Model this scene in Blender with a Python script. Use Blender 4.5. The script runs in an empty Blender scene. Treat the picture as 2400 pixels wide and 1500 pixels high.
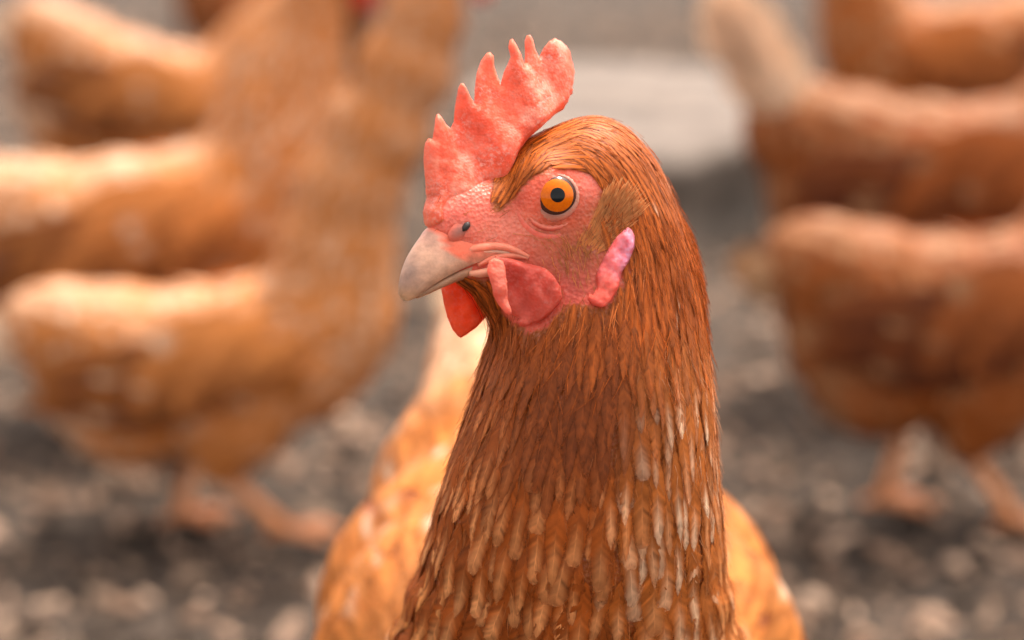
import bpy, math, random
import numpy as np
import openvdb
from mathutils import Vector, Matrix
from mathutils.geometry import delaunay_2d_cdt

random.seed(7)
rng = np.random.default_rng(7)
scene = bpy.context.scene
COL = scene.collection
R = math.radians

# ------------------------------------------------------------------ camera
CAM_H = 0.55
F_PX = 4667.0                       # focal length in pixels of a 2400 px wide frame (70 mm lens)
PITCH = math.atan(1110.0 / F_PX)
cam_d = bpy.data.cameras.new('camera')
cam_d.sensor_width = 36.0
cam_d.lens = 70.0
cam_d.clip_start = 0.02
cam_d.clip_end = 500.0
cam_d.dof.use_dof = True
cam_d.dof.focus_distance = 0.502
cam_d.dof.aperture_fstop = 6.3
cam_d.dof.aperture_blades = 0
cam = bpy.data.objects.new('camera', cam_d)
cam.location = (0, 0, CAM_H)
cam.rotation_euler = (math.pi / 2 - PITCH, 0, 0)
COL.objects.link(cam)
scene.camera = cam

# ------------------------------------------------------------------ sky, sun, exposure
SUN_DIR = Vector((0.26, 0.32, 0.90)).normalized()      # towards the sun: high, behind the hens and a little to the right
SUN_EL = math.asin(SUN_DIR.z)
SUN_ROT = math.atan2(SUN_DIR.x, SUN_DIR.y)
world = bpy.data.worlds.new('World')
scene.world = world
world.use_nodes = True
wn = world.node_tree
for n in list(wn.nodes):
    wn.nodes.remove(n)
w_out = wn.nodes.new('ShaderNodeOutputWorld')
w_bg = wn.nodes.new('ShaderNodeBackground')
w_sky = wn.nodes.new('ShaderNodeTexSky')
w_sky.sky_type = 'NISHITA'
w_sky.sun_disc = False
w_sky.sun_elevation = SUN_EL
w_sky.sun_rotation = SUN_ROT
w_sky.dust_density = 4.0
w_sky.ozone_density = 0.6
w_hsv = wn.nodes.new('ShaderNodeHueSaturation')        # thin bright overcast: the blue is mostly veiled
w_hsv.inputs['Saturation'].default_value = 0.22
wn.links.new(w_sky.outputs[0], w_hsv.inputs['Color'])
w_mix = wn.nodes.new('ShaderNodeMix')
w_mix.data_type = 'RGBA'
w_mix.blend_type = 'MULTIPLY'
w_mix.inputs[0].default_value = 1.0
w_mix.inputs[7].default_value = (1.0, 0.895, 0.81, 1)
wn.links.new(w_hsv.outputs[0], w_mix.inputs[6])
wn.links.new(w_mix.outputs[2], w_bg.inputs[0])
w_bg.inputs[1].default_value = 0.125
wn.links.new(w_bg.outputs[0], w_out.inputs[0])
sun_d = bpy.data.lights.new('sun', 'SUN')
sun_d.energy = 1.25
sun_d.angle = R(12)
sun_d.color = (1.0, 0.92, 0.84)
sun = bpy.data.objects.new('sun', sun_d)
sun.rotation_euler = SUN_DIR.to_track_quat('Z', 'Y').to_euler()
sun.location = (2, 3, 6)
COL.objects.link(sun)
vs = scene.view_settings
scene.display_settings.display_device = 'sRGB'
vs.view_transform = 'Standard'
vs.look = 'None'
vs.gamma = 1.0
vs.use_curve_mapping = False
vs.exposure = 1.98
cy = scene.cycles
cy.max_bounces = 8
cy.diffuse_bounces = 4
cy.glossy_bounces = 3
cy.transmission_bounces = 4
cy.transparent_max_bounces = 14
cy.use_denoising = True

# ------------------------------------------------------------------ camera geometry helpers (measuring the photograph)
XR = np.array([1.0, 0, 0])
UP = np.array([0, math.sin(PITCH), math.cos(PITCH)])
FW = np.array([0, math.cos(PITCH), -math.sin(PITCH)])
C0 = np.array([0, 0, CAM_H])


def P(u, v, d):
    return C0 + d * ((u - 1200) / F_PX * XR + (750 - v) / F_PX * UP + FW)


def ray(u, v):
    return (np.asarray(u)[..., None] - 1200) / F_PX * XR + (750 - np.asarray(v)[..., None]) / F_PX * UP + FW


def project(p):
    q = np.asarray(p) - C0
    d = q @ FW
    return 1200 + F_PX * (q @ XR) / d, 750 - F_PX * (q @ UP) / d, d


def ground(u, v, z=0.0):
    r = ray(u, v)
    return C0 + r * ((z - CAM_H) / r[2])


def unit(v):
    v = np.asarray(v, float)
    return v / np.maximum(np.linalg.norm(v, axis=-1, keepdims=True), 1e-9)


def inside_poly(u, v, poly):
    u = np.asarray(u); v = np.asarray(v)
    res = np.zeros(u.shape, bool)
    n = len(poly)
    for i in range(n):
        x0, y0 = poly[i]; x1, y1 = poly[(i + 1) % n]
        c = ((y0 > v) != (y1 > v)) & (u < (x1 - x0) * (v - y0) / ((y1 - y0) + 1e-12) + x0)
        res ^= c
    return res


def sstep(a, b, x):
    t = np.clip((x - a) / (b - a), 0, 1)
    return t * t * (3 - 2 * t)


def lin(r, g, b):
    f = lambda c: c / 12.92 if c <= 0.04045 else ((c + 0.055) / 1.055) ** 2.4
    return np.array([f(r / 255.0), f(g / 255.0), f(b / 255.0)])


# ------------------------------------------------------------------ object helpers
def mesh_from(name, V, Fc, col=None, smooth=True):
    """V (n,3); Fc list/array of equal-length faces or list of lists"""
    me = bpy.data.meshes.new(name)
    V = np.asarray(V, np.float32)
    if isinstance(Fc, np.ndarray):
        m, k = Fc.shape
        me.vertices.add(len(V)); me.vertices.foreach_set('co', V.ravel())
        me.loops.add(m * k); me.loops.foreach_set('vertex_index', Fc.astype(np.int32).ravel())
        me.polygons.add(m); me.polygons.foreach_set('loop_start', np.arange(0, m * k, k, dtype=np.int32))
        me.update(calc_edges=True)
    else:
        me.from_pydata([tuple(map(float, p)) for p in V], [], Fc)
    if col is not None:
        at = me.color_attributes.new('Col', 'FLOAT_COLOR', 'POINT')
        col = np.asarray(col); c4 = np.ones((len(V), 4), np.float32); c4[:, :col.shape[1]] = col
        at.data.foreach_set('color', c4.ravel())
    if smooth:
        me.polygons.foreach_set('use_smooth', np.ones(len(me.polygons), bool))
    me.update()
    return me


def link(name, me, mat=None, parent=None):
    o = bpy.data.objects.new(name, me)
    COL.objects.link(o)
    if mat is not None:
        me.materials.append(mat)
    if parent is not None:
        o.parent = parent
    return o


def empty(name, label, cat, loc=(0, 0, 0), group=None):
    o = bpy.data.objects.new(name, None)
    o.empty_display_size = 0.05
    o.location = loc
    COL.objects.link(o)
    o['label'] = label; o['category'] = cat
    if group:
        o['group'] = group
    return o


def tube(pts, rad, ns=10, flat=1.0, close=True):
    pts = np.asarray(pts, float); n = len(pts)
    rad = np.broadcast_to(np.asarray(rad, float), (n,))
    T = unit(np.gradient(pts, axis=0))
    ref = np.array([0.0, 0.1, 1.0]) if abs(T[0] @ np.array([0, 0.1, 1])) < 0.8 else np.array([1.0, 0, 0])
    V = []
    s = unit(np.cross(T[0], ref))
    for i in range(n):
        s = unit(s - T[i] * (s @ T[i])); b = np.cross(T[i], s)
        for j in range(ns):
            a = 2 * math.pi * j / ns
            V.append(pts[i] + rad[i] * (math.cos(a) * s + flat * math.sin(a) * b))
    Fc = []
    for i in range(n - 1):
        for j in range(ns):
            k = (j + 1) % ns
            Fc.append([i * ns + j, i * ns + k, (i + 1) * ns + k, (i + 1) * ns + j])
    if close:
        Fc.append(list(range(ns))[::-1]); Fc.append([(n - 1) * ns + j for j in range(ns)])
    return np.array(V), Fc


def spline(pts, n):
    """Catmull-Rom through pts"""
    pts = np.asarray(pts, float)
    p = np.vstack([2 * pts[0] - pts[1], pts, 2 * pts[-1] - pts[-2]])
    m = len(pts) - 1
    out = []
    for t in np.linspace(0, m - 1e-6, n):
        i = int(t); f = t - i
        a, b, c, d = p[i], p[i + 1], p[i + 2], p[i + 3]
        out.append(0.5 * (2 * b + (c - a) * f + (2 * a - 5 * b + 4 * c - d) * f * f + (3 * b - a - 3 * c + d) * f ** 3))
    return np.array(out)


def merge(parts):
    V = []; Fc = []; off = 0; C = []
    for p in parts:
        V.append(p[0]); Fc += [[i + off for i in f] for f in p[1]]
        if len(p) > 2:
            C.append(p[2])
        off += len(p[0])
    return np.vstack(V), Fc, (np.vstack(C) if C else None)


# ------------------------------------------------------------------ materials
def new_mat(name):
    m = bpy.data.materials.new(name); m.use_nodes = True
    nt = m.node_tree
    return m, nt, nt.nodes['Principled BSDF'], nt.nodes['Material Output']


def node(nt, t, **kw):
    n = nt.nodes.new(t)
    for k, v in kw.items():
        if k.startswith('i_'):
            n.inputs[k[2:].replace('_', ' ')].default_value = v
        else:
            setattr(n, k, v)
    return n


def mixrgb(nt, a, b, fac, mode='MIX'):
    n = nt.nodes.new('ShaderNodeMix'); n.data_type = 'RGBA'; n.blend_type = mode
    for s, val in ((0, fac), (6, a), (7, b)):
        if isinstance(val, bpy.types.NodeSocket):
            nt.links.new(val, n.inputs[s])
        else:
            n.inputs[s].default_value = val if s == 0 else (*val[:3], 1)
    return n.outputs[2]


def noise(nt, scale, detail=3, rough=0.55, vec=None, dist=0.0):
    n = node(nt, 'ShaderNodeTexNoise')
    n.inputs['Scale'].default_value = scale; n.inputs['Detail'].default_value = detail
    n.inputs['Roughness'].default_value = rough; n.inputs['Distortion'].default_value = dist
    if vec is not None:
        nt.links.new(vec, n.inputs['Vector'])
    return n.outputs[0]


def ramp(nt, src, stops):
    n = node(nt, 'ShaderNodeValToRGB')
    e = n.color_ramp.elements
    while len(e) < len(stops):
        e.new(0.5)
    for el, (p, c) in zip(e, stops):
        el.position = p
        el.color = (*c[:3], 1) if hasattr(c, '__len__') else (c, c, c, 1)
    nt.links.new(src, n.inputs[0])
    return n.outputs[0]


def coords(nt):
    return node(nt, 'ShaderNodeTexCoord').outputs['Object']


def bump(nt, bs, height, strength, dist):
    b = node(nt, 'ShaderNodeBump'); b.inputs['Strength'].default_value = strength; b.inputs['Distance'].default_value = dist
    nt.links.new(height, b.inputs['Height']); nt.links.new(b.outputs[0], bs.inputs['Normal'])
    return b


def feather_mat(name, transl=0.25, rough=0.5, var=0.12, tint=(1, 1, 1), alpha=False):
    m, nt, bs, out = new_mat(name)
    a = node(nt, 'ShaderNodeVertexColor', layer_name='Col')
    co = coords(nt)
    nz = noise(nt, 700, 3, 0.7, co)
    v = ramp(nt, nz, [(0.3, 1 - var), (0.7, 1 + var * 0.6)])
    c = mixrgb(nt, a.outputs[0], v, 1.0, 'MULTIPLY')
    c = mixrgb(nt, c, tint, 1.0, 'MULTIPLY')
    nt.links.new(c, bs.inputs['Base Color'])
    bs.inputs['Roughness'].default_value = rough
    bs.inputs['Specular IOR Level'].default_value = 0.22
    tr = node(nt, 'ShaderNodeBsdfTranslucent'); nt.links.new(c, tr.inputs[0])
    mx = node(nt, 'ShaderNodeMixShader'); mx.inputs[0].default_value = transl
    nt.links.new(bs.outputs[0], mx.inputs[1]); nt.links.new(tr.outputs[0], mx.inputs[2])
    if alpha:                                       # loose barbs: the vane thins out at its rim
        tp = node(nt, 'ShaderNodeBsdfTransparent')
        m3 = node(nt, 'ShaderNodeMixShader'); nt.links.new(a.outputs['Alpha'], m3.inputs[0])
        nt.links.new(tp.outputs[0], m3.inputs[1]); nt.links.new(mx.outputs[0], m3.inputs[2]); mx = m3
    nt.links.new(mx.outputs[0], out.inputs[0])
    return m


def flesh_mat(name, transl=0.0, scurf=0.5, sss=0.6, cell=1100, use_attr=True, base=(0.6, 0.1, 0.07), bumpd=0.00025, rough=0.42, mott=(.72, 1.14)):
    """bare red skin of comb, wattles and face: pebbled, with a dry pale scurf"""
    m, nt, bs, out = new_mat(name)
    co = coords(nt)
    if use_attr:
        c = node(nt, 'ShaderNodeVertexColor', layer_name='Col').outputs[0]
    else:
        rg = node(nt, 'ShaderNodeRGB'); rg.outputs[0].default_value = (*base, 1); c = rg.outputs[0]
    vo = node(nt, 'ShaderNodeTexVoronoi'); vo.inputs['Scale'].default_value = cell
    nt.links.new(co, vo.inputs['Vector'])
    big = noise(nt, 120, 4, 0.6, co)
    fine = noise(nt, 900, 4, 0.7, co)
    mm = node(nt, 'ShaderNodeMath', operation='MULTIPLY'); nt.links.new(ramp(nt, big, [(0.40, 0.10), (0.66, 1)]), mm.inputs[0])
    nt.links.new(ramp(nt, fine, [(0.46, 0), (0.66, 1)]), mm.inputs[1])
    m2 = node(nt, 'ShaderNodeMath', operation='MULTIPLY'); nt.links.new(mm.outputs[0], m2.inputs[0]); m2.inputs[1].default_value = scurf
    c = mixrgb(nt, c, (0.80, 0.50, 0.42), m2.outputs[0])
    dk = ramp(nt, noise(nt, 110, 4, 0.6, co), [(0.32, mott[0]), (0.66, mott[1])])
    c = mixrgb(nt, c, dk, 1.0, 'MULTIPLY')
    nt.links.new(c, bs.inputs['Base Color'])
    bs.inputs['Roughness'].default_value = rough
    bs.inputs['Specular IOR Level'].default_value = 0.28
    bs.inputs['Subsurface Weight'].default_value = sss
    bs.inputs['Subsurface Radius'].default_value = (1.0, 0.25, 0.15)
    bs.inputs['Subsurface Scale'].default_value = 0.0018
    hm = mixrgb(nt, vo.outputs['Distance'], noise(nt, 350, 4, 0.6, co), 0.55)
    bump(nt, bs, hm, 0.8, bumpd)
    if transl > 0:
        tr = node(nt, 'ShaderNodeBsdfTranslucent')
        nt.links.new(mixrgb(nt, c, (1.0, 0.20, 0.05), 0.6), tr.inputs[0])
        mx = node(nt, 'ShaderNodeMixShader'); mx.inputs[0].default_value = transl
        nt.links.new(bs.outputs[0], mx.inputs[1]); nt.links.new(tr.outputs[0], mx.inputs[2])
        nt.links.new(mx.outputs[0], out.inputs[0])
    return m


def attr_mat(name, rough=0.5, spec=0.4, var=0.15, nscale=300, bumpd=0.0, sss=0.0, stretch=None):
    m, nt, bs, out = new_mat(name)
    co = coords(nt)
    c = node(nt, 'ShaderNodeVertexColor', layer_name='Col').outputs[0]
    nz = noise(nt, nscale, 4, 0.6, co)
    c = mixrgb(nt, c, ramp(nt, nz, [(0.3, 1 - var), (0.7, 1 + var * 0.7)]), 1.0, 'MULTIPLY')
    nt.links.new(c, bs.inputs['Base Color'])
    bs.inputs['Roughness'].default_value = rough; bs.inputs['Specular IOR Level'].default_value = spec
    if sss:
        bs.inputs['Subsurface Weight'].default_value = sss
        bs.inputs['Subsurface Radius'].default_value = (1, 0.5, 0.3); bs.inputs['Subsurface Scale'].default_value = 0.0015
    if bumpd:
        bump(nt, bs, nz, 0.6, bumpd)
    return m


M_FEATHER = feather_mat('feather_vane', alpha=True)
M_FAR = {
    'gold': feather_mat('plumage_gold', 0.12, 0.6, 0.3, (1.0, 1.0, 1.0)),
    'chestnut': feather_mat('plumage_chestnut', 0.12, 0.6, 0.3, (0.54, 0.40, 0.28)),  # chestnut brown, darkened further to carry the shade on the right-hand hens
    'russet': feather_mat('plumage_russet', 0.12, 0.6, 0.3, (0.74, 0.60, 0.46)),
}
M_TUFT = feather_mat('tuft_filament', 0.55, 0.7, 0.1)
M_TAIL = feather_mat('tail_vane', 0.3, 0.6, 0.2, (1, .94, .88))
M_SKIN = flesh_mat('face_skin', 0.0, 0.30, 0.4, 1000, bumpd=0.0007)
M_COMB = flesh_mat('comb_flesh', 0.22, 0.75, 0.5, 1400, bumpd=0.00028, mott=(.82, 1.08))
M_WATTLE = flesh_mat('wattle_flesh', 0.45, 0.45, 0.5, 1200, bumpd=0.0005, rough=0.6)
M_LOBE = flesh_mat('earlobe_flesh', 0.1, 0.2, 0.5, 700, bumpd=0.0004)
M_HORN = attr_mat('beak_horn', 0.42, 0.35, 0.22, 420, 0.0003, 0.25)
M_LEG = attr_mat('leg_scale', 0.5, 0.4, 0.25, 220, 0.0005)
M_LID = flesh_mat('eyelid_skin', 0.0, 0.15, 0.4, 1500, bumpd=0.00015)


def eye_mat(name, c1, c2, scale):
    m, nt, bs, out = new_mat(name)
    nz = noise(nt, scale, 4, 0.6, coords(nt))
    nt.links.new(mixrgb(nt, c1, c2, nz), bs.inputs['Base Color'])
    bs.inputs['Roughness'].default_value = 0.3
    bs.inputs['Specular IOR Level'].default_value = 0.0
    bs.inputs['Coat Weight'].default_value = 1.0
    bs.inputs['Coat Roughness'].default_value = 0.015
    bs.inputs['Coat IOR'].default_value = 1.3
    return m


M_IRIS = eye_mat('iris_amber', (0.80, 0.185, 0.002), (0.48, 0.075, 0.001), 1300)
M_PUPIL = eye_mat('pupil_black', (0.004, 0.006, 0.008), (0.006, 0.008, 0.01), 100)
M_BALL = eye_mat('eyeball_dark', (0.05, 0.022, 0.016), (0.07, 0.03, 0.02), 400)


# ------------------------------------------------------------------ signed distance sculpting
class Sdf:
    BG = 0.022

    def __init__(s, lo, hi, vox):
        s.lo = np.asarray(lo, float); s.vox = vox
        s.n = np.ceil((np.asarray(hi) - s.lo) / vox).astype(int) + 1
        s.a = np.full(s.n, s.BG, np.float32)

    def ell(s, c, r, axes=None, k=0.006, cut=False):
        c = np.asarray(c, float); r = np.broadcast_to(np.asarray(r, float), (3,))
        A = np.eye(3) if axes is None else np.asarray(axes, float)
        ext = np.sqrt(((A * r[:, None]) ** 2).sum(0)) + s.BG
        i0 = np.maximum(np.floor((c - ext - s.lo) / s.vox).astype(int), 0)
        i1 = np.minimum(np.ceil((c + ext - s.lo) / s.vox).astype(int) + 1, s.n)
        if (i1 <= i0).any():
            return
        g = [((np.arange(i0[j], i1[j]) * s.vox + s.lo[j]) - c[j]).astype(np.float32) for j in range(3)]
        X, Y, Z = np.meshgrid(*g, indexing='ij', copy=False)
        k0 = 0; k1 = 0
        for j in range(3):
            q = (X * np.float32(A[j, 0]) + Y * np.float32(A[j, 1]) + Z * np.float32(A[j, 2])) / np.float32(r[j])
            k0 = k0 + q * q; k1 = k1 + (q / np.float32(r[j])) ** 2
        k0 = np.sqrt(k0); d = k0 * (k0 - 1) / np.sqrt(np.maximum(k1, 1e-12))
        sl = tuple(slice(i0[j], i1[j]) for j in range(3))
        a = s.a[sl]
        h = np.clip(0.5 + 0.5 * (d - a) / k, 0, 1)
        s.a[sl] = d * (1 - h) + a * h - k * h * (1 - h)

    def sample(s, p):
        q = (np.asarray(p) - s.lo) / s.vox
        q = np.clip(q, 0, np.array(s.n) - 1.001)
        i = np.floor(q).astype(int); f = (q - i)
        x, y, z = i[..., 0], i[..., 1], i[..., 2]
        fx, fy, fz = f[..., 0], f[..., 1], f[..., 2]
        a = s.a
        c00 = a[x, y, z] * (1 - fx) + a[x + 1, y, z] * fx
        c10 = a[x, y + 1, z] * (1 - fx) + a[x + 1, y + 1, z] * fx
        c01 = a[x, y, z + 1] * (1 - fx) + a[x + 1, y, z + 1] * fx
        c11 = a[x, y + 1, z + 1] * (1 - fx) + a[x + 1, y + 1, z + 1] * fx
        return (c00 * (1 - fy) + c10 * fy) * (1 - fz) + (c01 * (1 - fy) + c11 * fy) * fz

    def grad(s, p):
        e = s.vox * 1.2
        g = [s.sample(p + e * np.eye(3)[j]) - s.sample(p - e * np.eye(3)[j]) for j in range(3)]
        return np.stack(g, -1) / (2 * e)

    def normal(s, p):
        return unit(s.grad(p))

    def snap(s, p, it=2):
        for _ in range(it):
            g = s.grad(p); m = np.maximum((g * g).sum(-1, keepdims=True), 0.2)
            p = p - s.sample(p)[..., None] * g / m
        return p

    def mesh(s):
        g = openvdb.FloatGrid(s.BG)
        g.copyFromArray(s.a)
        pts, quads = g.convertToQuads(0.0)
        pts = np.asarray(pts, float) * s.vox + s.lo
        quads = np.asarray(quads)
        a, b, c = pts[quads[0]][:3]
        m = pts[quads].mean(1)
        fn = np.cross(pts[quads[:, 1]] - pts[quads[:, 0]], pts[quads[:, 2]] - pts[quads[:, 0]])
        if ((fn * s.grad(m)).sum(1) < 0).mean() > 0.5:
            quads = quads[:, ::-1].copy()
        return pts, quads

    def hit(s, u, v, d0=0.40, d1=0.80):
        r = ray(float(u), float(v)); ds = np.arange(d0, d1, 0.0007)
        val = s.sample(C0 + ds[:, None] * r)
        i = np.argmax(val < 0)
        if val[i] >= 0:
            return None
        t = ds[i - 1] + (ds[i] - ds[i - 1]) * val[i - 1] / (val[i - 1] - val[i])
        return C0 + t * r


class Flow:
    """spine nodes: position, tangent, spread, feather length and width"""
    def __init__(s, pts, sig, L, W):
        s.p = np.asarray(pts, float); s.t = unit(np.gradient(s.p, axis=0))
        s.sig = np.asarray(sig, float); s.L = np.asarray(L, float); s.W = np.asarray(W, float)

    def w(s, q):
        d2 = ((q[:, None, :] - s.p[None]) ** 2).sum(-1)
        e = -d2 / (2 * s.sig ** 2)
        w = np.exp(e - e.max(1, keepdims=True))
        return w / w.sum(1, keepdims=True)

    def at(s, q):
        w = s.w(q)
        return unit(w @ s.t), w @ s.L, w @ s.W, w @ np.arange(len(s.p))


def sample_surface(V, Q, n):
    a, b, c, d = (V[Q[:, i]] for i in range(4))
    ar = 0.5 * np.linalg.norm(np.cross(c - a, d - b), axis=1)
    idx = rng.choice(len(Q), n, p=ar / ar.sum())
    u = rng.random((n, 1)); v = rng.random((n, 1))
    return (a[idx] * (1 - u) + b[idx] * u) * (1 - v) + (d[idx] * (1 - u) + c[idx] * u) * v


def darts(p, rad):
    """blue-noise thinning with a radius that varies over the body, size class by size class"""
    o = np.round(np.log2(rad / rad.min()) * 2).astype(int)
    out = []
    for lev in np.unique(o):
        ids = np.where(o == lev)[0]; r = float(np.median(rad[ids])); r2 = r * r
        kf = np.floor(p[ids] / r).astype(int).tolist(); pl = p[ids].tolist(); grid = {}
        for (x, y, z), (px, py, pz), i in zip(kf, pl, ids.tolist()):
            ok = True
            for dx in (-1, 0, 1):
                for dy in (-1, 0, 1):
                    for dz in (-1, 0, 1):
                        for q in grid.get((x + dx, y + dy, z + dz), ()):
                            if (q[0] - px) ** 2 + (q[1] - py) ** 2 + (q[2] - pz) ** 2 < r2:
                                ok = False; break
                        if not ok: break
                    if not ok: break
                if not ok: break
            if ok:
                grid.setdefault((x, y, z), []).append((px, py, pz)); out.append(i)
    return np.array(out, int)


def thin(p, rad):
    """cheap thinning by jittered voxel cells whose size follows rad (in octaves)"""
    o = np.round(np.log2(rad / rad.min()) * 3).astype(int)
    size = rad.min() * 2 ** (o / 3.0)
    k = np.floor(p / size[:, None]).astype(np.int64)
    h = (k[:, 0] * 73856093) ^ (k[:, 1] * 19349663) ^ (k[:, 2] * 83492791) ^ (o * 2654435761)
    _, idx = np.unique(h, return_index=True)
    return idx


def trace_paths(sdf, flow, p, L, K=6, side=None, sj=0.055):
    """march each feather along the flow over the skin"""
    n = len(p); path = np.zeros((n, K, 3)); nor = np.zeros((n, K, 3))
    q = p.copy()
    jit = rng.normal(0, sj, n) if side is None else side
    for k in range(K):
        N = sdf.normal(q)
        path[:, k] = q; nor[:, k] = N
        T, _, _, _ = flow.at(q)
        T = unit(T - N * (T * N).sum(1, keepdims=True))
        T = unit(T + np.cross(N, T) * jit[:, None])
        q = sdf.snap(q + T * (L / (K - 1))[:, None], 1)
    return path, nor


PROFILE = {
    'hackle': lambda v: np.clip(v * 3.2 + 0.3, 0, 1) ** 0.8 * np.clip(1 - np.clip(v, 0, 1) ** 2.4, 0, 1) ** 0.85,
    'round': lambda v: np.clip(v * 3.0 + 0.35, 0, 1) ** 0.8 * np.sqrt(np.clip(1 - v ** 3.2, 0, 1)),
    'hair': lambda v: np.clip(1 - v, 0, 1) ** 0.5,
}


def feathers(path, nor, W, nb, shape, cen, edge, tip, lift, h0=0.0006, fray=0.16, slant=1.1, tipstart=0.6, camber=0.06, bj=0.13, base=None, cols_at=(0.36, 0.72), cols_e=(.30, .92), tipa=.5, edgea=.85):
    """vectorised barbed feathers -> verts (n,m,3), tris (t,3), colours (n,m,3)"""
    n, K, _ = path.shape
    L = np.linalg.norm(np.diff(path, axis=1), axis=2).sum(1)
    W = np.asarray(W, float)

    def curve(v):                                  # v (n,m)
        x = np.clip(v, 0, 1) * (K - 1); i = np.minimum(x.astype(int), K - 2); f = (x - i)[..., None]
        ar = np.arange(n)[:, None]
        p = path[ar, i] * (1 - f) + path[ar, i + 1] * f
        N = unit(nor[ar, i] * (1 - f) + nor[ar, i + 1] * f)
        T = path[ar, i + 1] - path[ar, i]
        T = unit(T)
        over = np.maximum(v - 1, 0)[..., None]
        p = p + T * over * L[:, None, None]
        return p, N, unit(np.cross(T, N))

    prof = PROFILE[shape]
    v = np.linspace(0, 1, nb + 1)[None, :].repeat(n, 0)
    wv = prof(v) * (W * 0.5)[:, None]

    def put(v, u, hj):
        p, N, S = curve(v)
        h = h0 + (lift[:, None] * L[:, None]) * v + hj - camber * u * u / (W[:, None] * 0.5 + 1e-6)
        return p + S * u[..., None] + N * h[..., None]

    rel = (W / L)[:, None]
    hz = rng.random(n)[:, None] * np.minimum(W, .004)[:, None] * .12
    rach = put(v, np.zeros_like(v), hz + 0 * v)
    blocks = [rach]; cols = []
    cenb = cen[:, None, :]; edb = edge[:, None, :]; tpb = tip[:, None, :]

    def colour(v, e, jit):
        c = cenb * (1 - e) + edb * e
        if e == 0.0:
            c = c * 1.22
        t = sstep(tipstart, 1.0, v)[..., None]
        c = c * (1 - t) + tpb * t
        if base is not None:
            r = sstep(.40, .86, v + .10 * (1 - e))[..., None]
            c = base[:, None, :] * (1 - r) + c * r
        return c * jit[..., None]
    j0 = 1 + rng.normal(0, bj * 0.5, v.shape)
    cols.append(colour(v, 0.0, j0 * 1.06))
    tris = []
    base_m = nb + 1
    alph = [1 - (1 - tipa) * sstep(.85, 1.0, v)]
    c2 = cols_at[-1]
    for sgn in (-1, 1):
        jb = 1 + rng.normal(0, bj, v.shape)
        off = []
        for cu, ee in zip(cols_at, cols_e):
            vm = v + cu * slant * wv / (W[:, None] * 0.5) * rel * 0.5 * (1 - 0.35 * v)
            vm = np.minimum(vm, 1.0)
            off.append(base_m); base_m += nb + 1
            blocks.append(put(vm, sgn * cu * wv, hz + rng.normal(0, .00005 * cu, v.shape))); cols.append(colour(v, ee, jb)); alph.append((1 - (1 - tipa) * sstep(.80, 1.0, v)) * (edgea if cu == c2 else 1))
        ve = v + slant * wv / (W[:, None] * 0.5) * rel * 0.5 * (1 - .35 * v) + rng.normal(0, fray * 0.3, v.shape) / nb
        ue = sgn * np.maximum(wv, c2 * wv + W[:, None] * .02) * (1 + rng.normal(0, fray, v.shape))
        off.append(base_m); base_m += nb + 1
        blocks.append(put(np.minimum(ve, 1.04), ue, hz + rng.normal(0, 0.00008, v.shape))); cols.append(colour(v, 1.0, jb)); alph.append(np.where(rng.random(v.shape) < .3, .45, 0.0))
        chain = [0] + off
        for i in range(nb):
            q = []
            for A_, B_ in zip(chain[:-1], chain[1:]):
                q += [(A_ + i, A_ + i + 1, B_ + i + 1), (A_ + i, B_ + i + 1, B_ + i)]
            tris += q if sgn > 0 else [(x, z, y) for x, y, z in q]
    al = np.concatenate(alph, 1)[..., None]
    return np.concatenate(blocks, 1), np.array(tris), np.concatenate([np.clip(np.concatenate(cols, 1), 0.001, 0.95), al], 2)


def flat(fv):
    """(n,m,3) feathers -> one mesh's arrays"""
    V, T, Cc = fv
    n, m, _ = V.shape
    Fc = (T[None] + (np.arange(n) * m)[:, None, None]).reshape(-1, 3)
    return V.reshape(-1, 3), Fc, Cc.reshape(-1, 4)


def join_flat(lst):
    V = []; Fc = []; Cc = []; o = 0
    for a, b, c in lst:
        V.append(a); Fc.append(b + o); Cc.append(c); o += len(a)
    return np.vstack(V), np.vstack(Fc), np.vstack(Cc)


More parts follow.
